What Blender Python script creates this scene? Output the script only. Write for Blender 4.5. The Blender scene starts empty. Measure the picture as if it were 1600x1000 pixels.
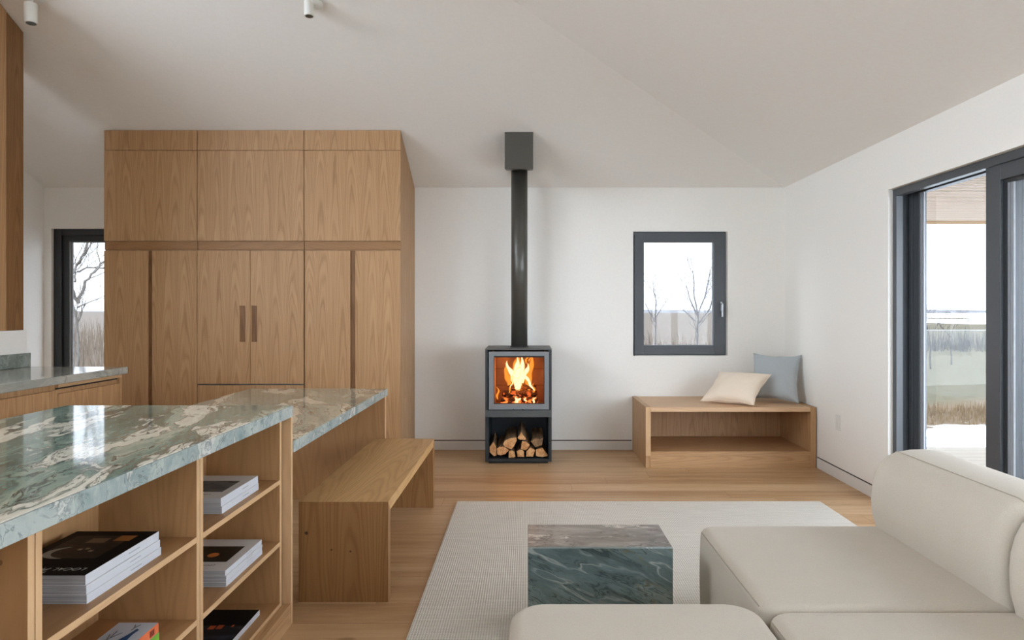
import bpy, bmesh, math, random
from mathutils import Vector, Matrix, noise as mnoise
S = bpy.context.scene
COL = S.collection
random.seed(7)
PI = math.pi

# ------------------------------------------------------------------ camera
cd = bpy.data.cameras.new('camera'); cam = bpy.data.objects.new('camera', cd); COL.objects.link(cam)
cam.location = (0, 0, 1.31); cam.rotation_euler = (PI/2, 0, 0)
cd.lens = 24.0; cd.sensor_width = 36.0; cd.sensor_fit = 'HORIZONTAL'
cd.shift_x = -25/1600; cd.shift_y = -16/1600
cd.clip_start = 0.05; cd.clip_end = 2000
S.camera = cam

# ------------------------------------------------------------------ world / exposure
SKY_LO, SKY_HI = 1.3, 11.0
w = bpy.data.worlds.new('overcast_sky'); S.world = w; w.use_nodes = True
nt = w.node_tree; nt.nodes.clear()
wo = nt.nodes.new('ShaderNodeOutputWorld'); bg = nt.nodes.new('ShaderNodeBackground')
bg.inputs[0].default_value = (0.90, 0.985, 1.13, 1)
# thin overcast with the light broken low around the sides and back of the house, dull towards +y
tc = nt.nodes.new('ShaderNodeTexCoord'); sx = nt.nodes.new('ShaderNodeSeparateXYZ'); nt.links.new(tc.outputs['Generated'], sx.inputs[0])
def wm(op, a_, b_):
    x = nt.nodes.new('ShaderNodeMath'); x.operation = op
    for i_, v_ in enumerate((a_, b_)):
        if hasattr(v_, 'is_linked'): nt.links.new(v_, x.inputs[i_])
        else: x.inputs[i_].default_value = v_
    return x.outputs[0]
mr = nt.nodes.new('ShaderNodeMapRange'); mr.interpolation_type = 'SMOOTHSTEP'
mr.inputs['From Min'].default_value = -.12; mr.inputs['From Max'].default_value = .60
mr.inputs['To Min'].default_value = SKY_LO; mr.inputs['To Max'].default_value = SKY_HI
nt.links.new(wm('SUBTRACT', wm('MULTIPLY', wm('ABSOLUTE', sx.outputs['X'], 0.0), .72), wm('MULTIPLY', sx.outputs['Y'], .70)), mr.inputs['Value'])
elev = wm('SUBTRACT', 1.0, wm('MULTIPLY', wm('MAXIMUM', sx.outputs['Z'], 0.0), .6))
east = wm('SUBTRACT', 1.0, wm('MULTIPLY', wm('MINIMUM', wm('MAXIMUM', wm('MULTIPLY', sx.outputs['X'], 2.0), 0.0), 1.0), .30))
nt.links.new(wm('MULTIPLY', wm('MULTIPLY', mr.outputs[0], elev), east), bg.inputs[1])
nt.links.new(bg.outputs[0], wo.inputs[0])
S.view_settings.view_transform = 'Standard'; S.view_settings.look = 'None'
S.view_settings.gamma = 1.0; S.view_settings.exposure = 0.98; S.view_settings.use_curve_mapping = False
try:
    S.cycles.use_denoising = True; S.cycles.denoiser = 'OPENIMAGEDENOISE'
    S.cycles.max_bounces = 10; S.cycles.diffuse_bounces = 6; S.cycles.glossy_bounces = 5
    S.cycles.transparent_max_bounces = 24; S.cycles.transmission_bounces = 8
    S.cycles.sample_clamp_indirect = 8.0; S.cycles.caustics_reflective = False; S.cycles.caustics_refractive = False
except Exception: pass

def portal(loc, rot, sx, sy):
    l = bpy.data.lights.new('window_portal', 'AREA'); l.shape = 'RECTANGLE'; l.size = sx; l.size_y = sy
    l.cycles.is_portal = True
    o = bpy.data.objects.new('window_portal', l); COL.objects.link(o); o.location = loc; o.rotation_euler = rot
portal((2.63, 1.40, 1.06), (0, PI/2, 0), 2.1, 6.3)      # sliding door
portal((1.43, 6.55, 1.47), (-PI/2, 0, 0), .9, 1.2)       # small back window
portal((-3.9, 6.55, 1.06), (-PI/2, 0, 0), 1.1, 2.0)      # kitchen window
portal((-.3, -2.2, 1.6), (PI/2, 0, 0), 1.2, .85)        # unseen window added behind the camera for room light

portal((-4.72, -.4, 1.3), (0, -PI/2, 0), 2.1, 2.9)       # unseen side window added left of the camera for room light
portal((-4.72, 2.2, 3.29), (0, -PI/2, 0), 1.14, 2.6)      # unseen window added in the left gable to light the ceiling

# ------------------------------------------------------------------ node helpers
def lin(c):
    return tuple((x/255/12.92 if x/255 <= .04045 else ((x/255+.055)/1.055)**2.4) for x in c[:3]) + (1,)
class NB:
    def __init__(s, name):
        s.m = bpy.data.materials.new(name); s.m.use_nodes = True; s.t = s.m.node_tree; s.t.nodes.clear()
        s.out = s.t.nodes.new('ShaderNodeOutputMaterial')
    def n(s, typ, **kw):
        x = s.t.nodes.new(typ)
        for k, v in kw.items(): setattr(x, k, v)
        return x
    def L(s, a, b): s.t.links.new(a, b)
    def setin(s, sock, v):
        if hasattr(v, 'is_linked') or hasattr(v, 'links'): s.L(v, sock)
        else: sock.default_value = v
    def math(s, op, a, b=0.0, c=None):
        x = s.n('ShaderNodeMath', operation=op); s.setin(x.inputs[0], a); s.setin(x.inputs[1], b)
        if c is not None: s.setin(x.inputs[2], c)
        return x.outputs[0]
    def pos(s): return s.n('ShaderNodeNewGeometry').outputs['Position']
    def sep(s, v):
        x = s.n('ShaderNodeSeparateXYZ'); s.L(v, x.inputs[0]); return x.outputs
    def comb(s, a, b, c):
        x = s.n('ShaderNodeCombineXYZ')
        for i, v in enumerate((a, b, c)): s.setin(x.inputs[i], v)
        return x.outputs[0]
    def noise(s, v, scale, detail=4, rough=.5, color=False, dist=0.0):
        x = s.n('ShaderNodeTexNoise'); s.L(v, x.inputs['Vector'])
        x.inputs['Scale'].default_value = scale; x.inputs['Detail'].default_value = detail
        x.inputs['Roughness'].default_value = rough; x.inputs['Distortion'].default_value = dist
        return x.outputs['Color' if color else 'Fac']
    def vmul(s, v, k):
        x = s.n('ShaderNodeVectorMath', operation='MULTIPLY'); s.L(v, x.inputs[0]); s.setin(x.inputs[1], k); return x.outputs[0]
    def vadd(s, v, k):
        x = s.n('ShaderNodeVectorMath', operation='ADD'); s.L(v, x.inputs[0]); s.setin(x.inputs[1], k); return x.outputs[0]
    def rotate(s, v, ang, axis='Z_AXIS'):
        x = s.n('ShaderNodeVectorRotate', rotation_type=axis); s.L(v, x.inputs['Vector']); x.inputs['Angle'].default_value = ang; return x.outputs[0]
    def ramp(s, f, stops, interp='LINEAR'):
        x = s.n('ShaderNodeValToRGB'); x.color_ramp.interpolation = interp; s.L(f, x.inputs[0])
        e = x.color_ramp.elements
        while len(e) < len(stops): e.new(.5)
        for i, (p, c) in enumerate(stops):
            e[i].position = p; e[i].color = c if len(c) == 4 else tuple(c)+(1,)
        return x.outputs[0]
    def mix(s, f, a, b, blend='MIX'):
        x = s.n('ShaderNodeMix', data_type='RGBA', blend_type=blend)
        s.setin(x.inputs[0], f); s.setin(x.inputs[6], a); s.setin(x.inputs[7], b); return x.outputs[2]
    def bump(s, h, strength=.2, dist=.002):
        x = s.n('ShaderNodeBump'); x.inputs['Strength'].default_value = strength; x.inputs['Distance'].default_value = dist
        s.L(h, x.inputs['Height']); return x.outputs[0]
    def bsdf(s, color, rough=.5, spec=.5, metal=0.0, normal=None, **kw):
        x = s.n('ShaderNodeBsdfPrincipled'); s.setin(x.inputs['Base Color'], color); s.setin(x.inputs['Roughness'], rough)
        x.inputs['Specular IOR Level'].default_value = spec; x.inputs['Metallic'].default_value = metal
        if normal is not None: s.L(normal, x.inputs['Normal'])
        for k, v in kw.items(): s.setin(x.inputs[k], v)
        s.L(x.outputs[0], s.out.inputs[0]); return x
def g(v): return (v, v, v, 1)

def plain(name, rgb, rough=.5, spec=.5, metal=0.0, var=.04, nscale=30, bump=0.0):
    b = NB(name); p = b.pos(); f = b.noise(p, nscale, 3)
    c = lin(rgb); k = b.ramp(f, [(.3, g(1-var)), (.7, g(1+var))])
    col = b.mix(1.0, c, k, 'MULTIPLY')
    b.bsdf(col, rough, spec, metal, b.bump(f, bump, .002) if bump else None)
    return b.m

def oak(name, axis, light=(192,154,112), dark=(160,120,80), leaf=.27, contrast=1.0, rough=.45, cath=1.0, seed=0.0):
    """oak veneer: axis = grain direction; cathedral figure in book-matched leaves"""
    b = NB(name); p = b.pos(); x, y, z = b.sep(p)
    oi = b.n('ShaderNodeObjectInfo').outputs['Random']
    off = b.math('MULTIPLY', oi, 7.0)
    if axis == 'Z': u, v = b.math('ADD', x, y), z
    elif axis == 'X': u, v = b.math('ADD', y, z), x
    else: u, v = b.math('ADD', x, z), y
    u = b.math('ADD', u, b.math('ADD', off, 13.37+seed)); v = b.math('ADD', v, off)
    pv = b.comb(b.math('MULTIPLY', u, 4.0), b.math('MULTIPLY', v, .55), 0.3)
    n1 = b.math('SUBTRACT', b.noise(pv, 1.6, 3, .5), .5)
    t = b.math('PINGPONG', u, leaf/2)                       # mirrored leaves
    t = b.math('SUBTRACT', t, leaf*.28)
    par = b.math('MULTIPLY', b.math('MULTIPLY', t, t), 58*cath)
    f = b.math('ADD', b.math('ADD', b.math('MULTIPLY', v, .24), par), b.math('MULTIPLY', n1, .42))
    f = b.math('ADD', f, b.math('MULTIPLY', t, 1.6))
    wv = b.math('SINE', b.math('MULTIPLY', f, 95.0))
    wv2 = b.math('SINE', b.math('MULTIPLY', f, 37.0))
    wv = b.math('POWER', b.math('MULTIPLY_ADD', wv, .5, .5), 2.2)
    fib = b.noise(b.comb(b.math('MULTIPLY', u, 230.0), b.math('MULTIPLY', v, 3.0), 0.0), 1.0, 3, .65)
    strp = b.noise(b.comb(b.math('MULTIPLY', u, 22.0), b.math('MULTIPLY', v, .35), 2.0), 1.0, 3, .6)
    m = b.math('MULTIPLY', wv, .42*contrast)
    m = b.math('ADD', m, b.math('MULTIPLY', b.math('SUBTRACT', fib, .5), .75*contrast))
    m = b.math('ADD', m, b.math('MULTIPLY', b.math('SUBTRACT', strp, .5), .9*contrast))
    m = b.math('ADD', m, b.math('MULTIPLY', wv2, .10*contrast))
    col = b.ramp(b.math('ADD', m, .22), [(0.0, lin(light)), (.9, lin(dark))])
    b.bsdf(col, rough, .35, 0, b.bump(fib, .12, .001))
    return b.m

OZ = oak('oak_vertical', 'Z'); OX = oak('oak_along_x', 'X'); OY = oak('oak_along_y', 'Y', cath=.6)
OZD = oak('oak_dark_shaded', 'Z', (142,104,68), (112,78,46))  # darker oak: shade painted into pull recesses, plain dark tone on fillers
OXD = oak('oak_rail_shaded', 'X', (160,120,80), (140,102,66), cath=.3, contrast=.7)  # darkened copy of the oak, paints the shade on the recessed pull rail
BY = oak('bench_oak_y_lit', 'Y', (206,166,114), (170,128,80), leaf=.42, cath=.35, contrast=.75, seed=3)  # lighter copy: light on the bench top put into the colour
BZ = oak('bench_oak_z_shaded', 'Z', (156,114,70), (118,82,46), leaf=.38, cath=.6, contrast=.75, seed=3)  # darker copy: shade on the bench legs put into the colour
EDGE = oak('oak_edge', 'Z', (208,172,130), (186,148,106), cath=.2, contrast=.6)
OZS = oak('shelf_oak', 'Z', (178,136,92), (148,108,68), cath=.25, contrast=.55)
OYS = oak('shelf_oak_y', 'Y', (178,136,92), (148,108,68), cath=.25, contrast=.55)
EDGEY = oak('oak_edge_y', 'Y', (208,172,130), (186,148,106), cath=.2, contrast=.6)

def floor_mat():
    b = NB('oak_planks'); p = b.pos(); x, y, z = b.sep(p)
    W = .19; Lp = 2.3
    row = b.math('FLOOR', b.math('DIVIDE', y, W))
    wn = b.n('ShaderNodeTexWhiteNoise', noise_dimensions='1D'); b.L(row, wn.inputs['W'])
    xo = b.math('ADD', x, b.math('MULTIPLY', wn.outputs['Value'], Lp*3))
    pl = b.math('FLOOR', b.math('DIVIDE', xo, Lp))
    w2 = b.n('ShaderNodeTexWhiteNoise', noise_dimensions='2D'); b.L(b.comb(row, pl, 0), w2.inputs['Vector']); r = w2.outputs['Value']
    fy = b.math('FRACT', b.math('DIVIDE', y, W)); fx = b.math('FRACT', b.math('DIVIDE', xo, Lp))
    sy = b.math('MINIMUM', fy, b.math('SUBTRACT', 1.0, fy)); sx = b.math('MINIMUM', fx, b.math('SUBTRACT', 1.0, fx))
    seam = b.math('MINIMUM', b.math('MULTIPLY', sy, W), b.math('MULTIPLY', sx, Lp))
    seamf = b.math('SMOOTH_MIN', b.math('DIVIDE', seam, .0018), 1.0, .2)
    g1 = b.noise(b.comb(b.math('MULTIPLY', xo, 1.3), b.math('ADD', b.math('MULTIPLY', y, 16.0), b.math('MULTIPLY', r, 40.0)), r), 1.0, 5, .6, dist=.6)
    g2 = b.noise(b.comb(b.math('MULTIPLY', xo, 8.0), b.math('MULTIPLY', y, 190.0), r), 1.0, 3, .6)
    m = b.math('ADD', b.math('MULTIPLY', g1, .75), b.math('MULTIPLY', g2, .25))
    m = b.math('ADD', m, b.math('MULTIPLY', b.math('SUBTRACT', r, .5), .30))
    col = b.ramp(m, [(.22, lin((206,174,136))), (.5, lin((192,156,116))), (.8, lin((162,123,83)))])
    kn = b.noise(b.comb(b.math('MULTIPLY', x, 2.0), b.math('MULTIPLY', y, 7.0), 4.0), 1.7, 2, .5)
    col = b.mix(b.ramp(kn, [(.74, g(0)), (.80, g(.6))]), col, lin((120,84,50)))
    col = b.mix(seamf, lin((120,86,54)), col)
    b.bsdf(col, b.math('MULTIPLY_ADD', g1, .15, .36), .4, 0, b.bump(b.math('MULTIPLY_ADD', g2, .15, seamf), .25, .001))
    return b.m

def stone(name, cols, ang=0.0, sc=1.0, along=.28, axis='Z_AXIS', rough=.07, white=.5, vein=.55, offset=(0,0,0), ramp=None, spec=.5, lines=0.0):
    b = NB(name); p = b.vadd(b.pos(), offset)
    p = b.rotate(p, ang, axis)
    p = b.vmul(p, (sc*1.0, sc*along, sc*1.0) if axis == 'Z_AXIS' else (sc*along, sc*1.0, sc*1.0))
    wp = b.noise(p, 2.2, 4, .55, color=True)
    q = b.vadd(p, b.vmul(b.vadd(wp, (-.5, -.5, -.5)), (.85, .85, .85)))
    wp2 = b.noise(q, 7.0, 4, .6, color=True)
    q2 = b.vadd(q, b.vmul(b.vadd(wp2, (-.5, -.5, -.5)), (.16, .16, .16)))
    n1 = b.noise(q2, 2.6, 8, .62)
    n2 = b.noise(b.vadd(q2, (5.2, 1.3, 8.1)), 3.1, 6, .55)
    fine = b.noise(b.vmul(q2, (9, 9, 9)), 2.2, 6, .7)
    m = b.math('ADD', n1, b.math('MULTIPLY', b.math('SUBTRACT', fine, .5), .28))
    col = b.ramp(m, ramp or [(.32, lin(cols[0])), (.43, lin(cols[1])), (.52, lin(cols[2])), (.60, lin(cols[3])), (.74, lin(cols[2]))])
    wm = b.math('ADD', n2, b.math('MULTIPLY', b.math('SUBTRACT', fine, .5), .12))
    wf = b.ramp(wm, [(white, g(0)), (white+.035, g(1))])
    wcol = b.mix(b.ramp(fine, [(.35, g(0)), (.6, g(1))]), lin(cols[4]), lin(cols[5]))
    col = b.mix(wf, col, wcol)
    v = b.math('ABSOLUTE', b.math('SUBTRACT', b.noise(b.vadd(q2, (3, 9, 2)), 2.4, 5, .6), .5))
    vf = b.ramp(v, [(0.0, g(vein)), (.012, g(0))])
    col = b.mix(vf, col, lin(cols[6]))
    v2 = b.math('ABSOLUTE', b.math('SUBTRACT', n2, white+.018)); 
    vf2 = b.ramp(v2, [(0.0, g(vein*.8)), (.02, g(0))])
    col = b.mix(vf2, col, lin(cols[6]))
    if lines:
        for sd, wd, cc in ((11, .007, cols[5]), (23, .004, (118,108,78)), (37, .005, cols[5])):
            lv = b.math('ABSOLUTE', b.math('SUBTRACT', b.noise(b.vadd(q, (sd, sd*.7, sd*.3)), 1.5, 3, .5), .5))
            gate = b.ramp(b.noise(b.vadd(p, (sd, 3, 1)), 2.6, 2, .5), [(.48, g(0)), (.62, g(.85))])
            col = b.mix(b.math('MULTIPLY', b.ramp(lv, [(0.0, g(lines)), (wd, g(0))]), gate), col, lin(cc))
    b.bsdf(col, rough, spec)
    return b.m
GREEN = [(74,98,92), (104,128,118), (140,156,142), (178,186,170), (202,200,184), (226,222,206), (44,54,50)]
ST_TOP = stone('green_marble', GREEN, ang=math.radians(-14), sc=1.75, along=.27, white=.505, vein=.9, offset=(4.3, 2.2, 0))
ST_TAB = stone('green_marble_table', [(112,124,112), (136,144,130), (158,160,144), (182,180,162), (196,188,168), (214,206,186), (66,66,58)], ang=math.radians(-20), sc=1.5, along=.32, white=.515, vein=.9, offset=(2, 1, 0))
BLUE = [(120,138,138), (140,156,154), (158,170,166), (176,184,178), (188,192,186), (202,204,198), (96,110,110)]
ST_EDGE = stone('marble_edge', BLUE, ang=.5, sc=1.7, along=1.3, white=.60, vein=.7, axis='X_AXIS', rough=.25)
ST_CTR = stone('grey_marble', [(132,138,132), (150,154,146), (164,166,158), (178,178,168), (188,182,170), (202,198,188), (104,108,104)], ang=.2, sc=1.6, along=.25, white=.62)
ST_UP = stone('grey_marble_upstand', [(104,114,108), (120,130,124), (134,144,138), (150,158,152), (162,166,160), (172,174,168), (84,94,90)], ang=.12, sc=2.4, along=3.2, white=.7, axis='X_AXIS')
ST_FRONT = stone('teal_marble', [(74,90,89), (97,114,113), (116,133,131), (138,152,149), (160,168,160), (186,190,182), (44,56,54)], ang=math.radians(-24), sc=2.2, along=.24, axis='Y_AXIS', white=.70, vein=.8, offset=(.4, 0, .3), rough=.3, lines=.9)
ST_GREY = stone('taupe_marble', [(98,90,82), (122,112,102), (138,128,118), (158,148,138), (188,178,166), (210,200,188), (66,60,56)], ang=math.radians(-14), sc=2.6, along=.22, axis='Y_AXIS', white=.56, vein=.8, offset=(1, 0, 0), rough=.42, spec=.3, lines=.9)
# taupe marble lies flat: grain runs along x there

WALL = plain('white_plaster', (240,238,232), .85, .2, var=.012, nscale=60, bump=.03)
CEIL = plain('ceiling_plaster', (242,240,235), .9, .2, var=.012, nscale=40, bump=.03)
TRIM = plain('white_trim', (226,223,217), .6, .3, var=.01)
GAP_SHADE = plain('gap_shade_strip', (70,68,64), .9, .1)  # dark strip painted in for the shade of the gap above the baseboard
FRAME = plain('anthracite_frame', (74,78,82), .42, .5, var=.02)
FRAMED = plain('anthracite_track', (44,48,52), .5, .5, var=.02)
SPACER = plain('grey_spacer', (150,154,158), .4, .5)
METAL = plain('silver_hinge', (150,152,154), .3, .5, .9)
STOVET = plain('stove_top_lit', (92,92,89), .5, .5, .3)  # lighter copy of the stove steel, light on the top plate painted in
STOVE = plain('stove_steel', (50,52,53), .5, .5, .3, var=.03, nscale=80)
STOVEI = plain('stove_inner', (40,46,50), .5, .5, .2)
STOVED = plain('stove_door', (128,131,133), .45, .5, .25, var=.015)
BAND = plain('stove_band', (84,87,87), .5, .5, .3)
PIPE = plain('flue_paint', (84,82,76), .36, .6, .35, var=.02)
BLACK = plain('black_gasket', (18,20,22), .6)
WHITEP = plain('white_lacquer', (226,226,220), .5, .4, var=.01)
LENS = plain('spot_lens', (84,92,92), .2, .6)

def fabric(name, rgb, sc=900, var=.06, bump=.25):
    b = NB(name); p = b.pos(); f = b.noise(p, sc/3, 2, .6); h = b.noise(p, 9, 3)
    k = b.ramp(f, [(.3, g(1-var)), (.7, g(1+var))]); k2 = b.ramp(h, [(.3, g(.985)), (.7, g(1.015))])
    col = b.mix(1.0, b.mix(1.0, lin(rgb), k, 'MULTIPLY'), k2, 'MULTIPLY')
    b.bsdf(col, .92, .15, 0, b.bump(f, bump, .0015), **{'Sheen Weight': .15}); return b.m
SOFA = fabric('oatmeal_wool', (198,189,174))
PIPING = fabric('piping', (176,166,150))
BLUEC = fabric('blue_linen', (174,180,182), 1300, .08)
CREAMC = fabric('cream_linen', (238,222,202), 1300, .04)

def rug_mat():
    b = NB('woven_wool'); p = b.pos(); x, y, z = b.sep(p)
    wx = b.math('SINE', b.math('MULTIPLY', x, 2*PI/.011)); wy = b.math('SINE', b.math('MULTIPLY', y, 2*PI/.014))
    h = b.math('MULTIPLY', b.math('MULTIPLY_ADD', wx, .5, .5), b.math('MULTIPLY_ADD', wy, .35, .65))
    n = b.noise(b.comb(b.math('MULTIPLY', x, 4.0), b.math('MULTIPLY', y, 90.0), 0), 1.0, 4, .7)
    n2 = b.noise(p, 260, 2, .6)
    m = b.math('ADD', b.math('MULTIPLY', h, .5), b.math('ADD', b.math('MULTIPLY', n, .55), b.math('MULTIPLY', b.math('SUBTRACT', n2, .5), .5)))
    col = b.ramp(m, [(.18, lin((182,174,162))), (.42, lin((218,213,203))), (.9, lin((234,230,222)))])
    b.bsdf(col, .95, .1, 0, b.bump(h, .5, .003)); return b.m
RUG = rug_mat()

def glass_mat(name, tint=(.97,.98,.975), refl=1.0):
    b = NB(name)
    tr = b.n('ShaderNodeBsdfTransparent'); tr.inputs[0].default_value = tint+(1,)
    gl = b.n('ShaderNodeBsdfGlossy'); gl.inputs['Roughness'].default_value = 0.0
    fr = b.n('ShaderNodeFresnel'); fr.inputs[0].default_value = 1.45
    mx = b.n('ShaderNodeMixShader'); bf = b.n('ShaderNodeNewGeometry').outputs['Backfacing']
    b.L(b.math('MULTIPLY', b.math('MULTIPLY', fr.outputs[0], refl), b.math('SUBTRACT', 1.0, bf)), mx.inputs[0]); b.L(tr.outputs[0], mx.inputs[1]); b.L(gl.outputs[0], mx.inputs[2])
    b.L(mx.outputs[0], b.out.inputs[0]); return b.m
GLASS = glass_mat('window_glass'); GLASSR = glass_mat('balustrade_glass', (.96,.98,.97), .6); GLASSS = glass_mat('stove_glass', (.95,.92,.9), .5)
def screen_mat():
    b = NB('insect_screen'); tr = b.n('ShaderNodeBsdfTransparent'); df = b.n('ShaderNodeBsdfDiffuse'); df.inputs[0].default_value = lin((150,156,160))
    mx = b.n('ShaderNodeMixShader'); mx.inputs[0].default_value = .30; b.L(tr.outputs[0], mx.inputs[1]); b.L(df.outputs[0], mx.inputs[2]); b.L(mx.outputs[0], b.out.inputs[0]); return b.m
SCREEN = screen_mat()

# ------------------------------------------------------------------ mesh builder
WL = {}
def wloc(o): return WL.get(o.name, Vector((0, 0, 0)))
def tag(o, label=None, cat=None, group=None, kind=None):
    for k, v in (('label', label), ('category', cat), ('group', group), ('kind', kind)):
        if v: o[k] = v
    return o
def thing(name, loc, label=None, cat=None, group=None, kind=None):
    o = bpy.data.objects.new(name, None); o.empty_display_size = .05; COL.objects.link(o); o.location = loc
    WL[o.name] = Vector(loc); return tag(o, label, cat, group, kind)
class MB:
    def __init__(s): s.v = []; s.f = []; s.smooth = False
    def add(s, vs, fs):
        n = len(s.v); s.v += [Vector(v) for v in vs]; s.f += [tuple(i+n for i in f) for f in fs]; return s
    def box(s, x0, x1, y0, y1, z0, z1):
        if x0 > x1: x0, x1 = x1, x0
        if y0 > y1: y0, y1 = y1, y0
        if z0 > z1: z0, z1 = z1, z0
        return s.add([(x0,y0,z0),(x1,y0,z0),(x1,y1,z0),(x0,y1,z0),(x0,y0,z1),(x1,y0,z1),(x1,y1,z1),(x0,y1,z1)],
                     [(0,3,2,1),(4,5,6,7),(0,1,5,4),(1,2,6,5),(2,3,7,6),(3,0,4,7)])
    def prism(s, poly, a, b, plane='XZ'):
        """extrude a 2D polygon between a and b along the third axis"""
        def P(p, t):
            return {'XZ': (p[0], t, p[1]), 'YZ': (t, p[0], p[1]), 'XY': (p[0], p[1], t)}[plane]
        n = len(poly); vs = [P(p, a) for p in poly]+[P(p, b) for p in poly]
        return s.add(vs, [tuple(range(n))[::-1], tuple(range(n, 2*n))]+[(i, (i+1) % n, n+(i+1) % n, n+i) for i in range(n)])
    def tube(s, pts, rad, n=10, cap=True):
        pts = [Vector(p) for p in pts]; rs = rad if isinstance(rad, (list, tuple)) else [rad]*len(pts)
        vs = []; ref = Vector((.137, .31, .94)).normalized()
        d0 = (pts[1]-pts[0]).normalized()
        if abs(d0.dot(ref)) > .9: ref = Vector((1, .1, 0)).normalized()
        for i, p in enumerate(pts):
            d = (pts[min(i+1, len(pts)-1)]-pts[max(i-1, 0)]).normalized()
            a = d.cross(ref).normalized(); b = d.cross(a)
            for k in range(n):
                t = 2*PI*k/n; vs.append(p+(a*math.cos(t)+b*math.sin(t))*rs[i])
        fs = [(i*n+k, i*n+(k+1) % n, (i+1)*n+(k+1) % n, (i+1)*n+k) for i in range(len(pts)-1) for k in range(n)]
        if cap: fs += [tuple(range(n))[::-1], tuple(range((len(pts)-1)*n, len(pts)*n))]
        return s.add(vs, fs)
    def build(s, name, mat, parent=None, bevel=0.0, smooth=False, seg=2):
        me = bpy.data.meshes.new(name)
        o = bpy.data.objects.new(name, me); COL.objects.link(o)
        if parent is not None: base = wloc(parent)
        else:
            xs = [v.x for v in s.v]; ys = [v.y for v in s.v]; zs = [v.z for v in s.v]
            base = Vector(((min(xs)+max(xs))/2, (min(ys)+max(ys))/2, min(zs)))
        me.from_pydata([tuple(v-base) for v in s.v], [], s.f); me.update()
        bm = bmesh.new(); bm.from_mesh(me); bmesh.ops.recalc_face_normals(bm, faces=bm.faces); bm.to_mesh(me); bm.free()
        if parent is not None:
            o.parent = parent; WL[o.name] = base
        else:
            o.location = base; WL[o.name] = base
        if smooth:
            for p in me.polygons: p.use_smooth = True
        me.materials.append(mat)
        if bevel:
            m = o.modifiers.new('bevel', 'BEVEL'); m.width = bevel; m.segments = seg; m.limit_method = 'ANGLE'; m.angle_limit = math.radians(40)
            if hasattr(m, 'harden_normals'): m.harden_normals = False
        return o
def bx(*a): return MB().box(*a)
def struct(name, mb, mat, **k): return tag(mb.build(name, mat, **k), kind='structure')

# ------------------------------------------------------------------ the room
XL, XR, YB, YF, ZE = -4.53, 2.40, 6.39, -1.99, 2.454
P = .5
struct('floor', bx(XL-.3, XR+.3, YF-.3, YB+.3, -.25, 0), floor_mat())
# ceiling: hipped, slabs .25 thick
cv = [(XL,YF,ZE),(XR,YF,ZE),(XR,YB,ZE),(XL,YB,ZE),(XL,2.2,4.549),(-3.308,2.2,4.549)]
cf = [(3,2,5,4),(2,1,5),(1,0,4,5)]
m = MB(); n = 6
up = [(x, y, z+.25) for x, y, z in cv]
m.add(cv+up, cf+[tuple(i+6 for i in f) for f in cf]+[(0,1,7,6),(1,2,8,7),(2,3,9,8),(3,4,10,9),(4,0,6,10)])
struct('ceiling', m, CEIL)
struct('added_sky_blocker', bx(XL-.9, XR+.21, YB+.3, YB+1.05, 2.38, 2.70), TRIM)  # unseen overhang added to block upper sky at the back windows
def wall_holes(name, axis, t0, t1, a0, a1, z0, z1, holes, mat):
    """wall slab; holes = [(a0,a1,z0,z1)] cut as real openings"""
    m = MB(); A = sorted({a0, a1}|{h[0] for h in holes}|{h[1] for h in holes}); Z = sorted({z0, z1}|{h[2] for h in holes}|{h[3] for h in holes})
    def inh(a, z): return any(h[0] < a < h[1] and h[2] < z < h[3] for h in holes)
    def pt(t, a, z): return (a, t, z) if axis == 'Y' else (t, a, z)
    ok = lambda i, j: 0 <= i < len(A)-1 and 0 <= j < len(Z)-1 and not inh((A[i]+A[i+1])/2, (Z[j]+Z[j+1])/2)
    for i in range(len(A)-1):
        for j in range(len(Z)-1):
            if not ok(i, j): continue
            a, b, c, d = A[i], A[i+1], Z[j], Z[j+1]
            for t in (t0, t1): m.add([pt(t,a,c), pt(t,b,c), pt(t,b,d), pt(t,a,d)], [(0,1,2,3)])
            for (di, dj, q) in ((-1,0,((a,c),(a,d))), (1,0,((b,c),(b,d))), (0,-1,((a,c),(b,c))), (0,1,((a,d),(b,d)))):
                if not ok(i+di, j+dj):
                    (p1, p2) = q; m.add([pt(t0,*p1), pt(t0,*p2), pt(t1,*p2), pt(t1,*p1)], [(0,1,2,3)])
    me_obj = m.build(name, mat)
    bm = bmesh.new(); bm.from_mesh(me_obj.data); bmesh.ops.remove_doubles(bm, verts=bm.verts, dist=1e-5); bmesh.ops.recalc_face_normals(bm, faces=bm.faces); bm.to_mesh(me_obj.data); bm.free()
    return tag(me_obj, kind='structure')
BW = (.985, 1.868, .881, 2.042)      # small back window
KW = (-4.462, -3.40, .05, 2.07)      # kitchen window
DR = (-1.75, 4.55, -.02, 2.110)       # sliding door
FW = (-.9, .3, 1.2, 2.0)
wall_holes('wall_back', 'Y', YB, YB+.3, XL, XR, 0, ZE+.25, [BW, KW], WALL)
wall_holes('wall_right', 'X', XR, XR+.21, YF, YB+.3, -.1, ZE+.25, [DR], WALL)
wall_holes('wall_front', 'Y', YF-.3, YF, XL, XR+.3, 0, ZE+.25, [FW], plain('bounce_cut_grey', (172,169,164), .9, .1))  # unseen wall, greyed to cut light bounced from behind the camera
LW = (-1.85, 1.05, .25, 2.35)
wall_holes('wall_left', 'X', XL-.3, XL, YF-.3, YB+.3, 0, ZE, [LW], WALL)
GY0, GY1, GZ_0, GZ_1 = .9, 3.5, 2.72, 3.86
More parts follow.
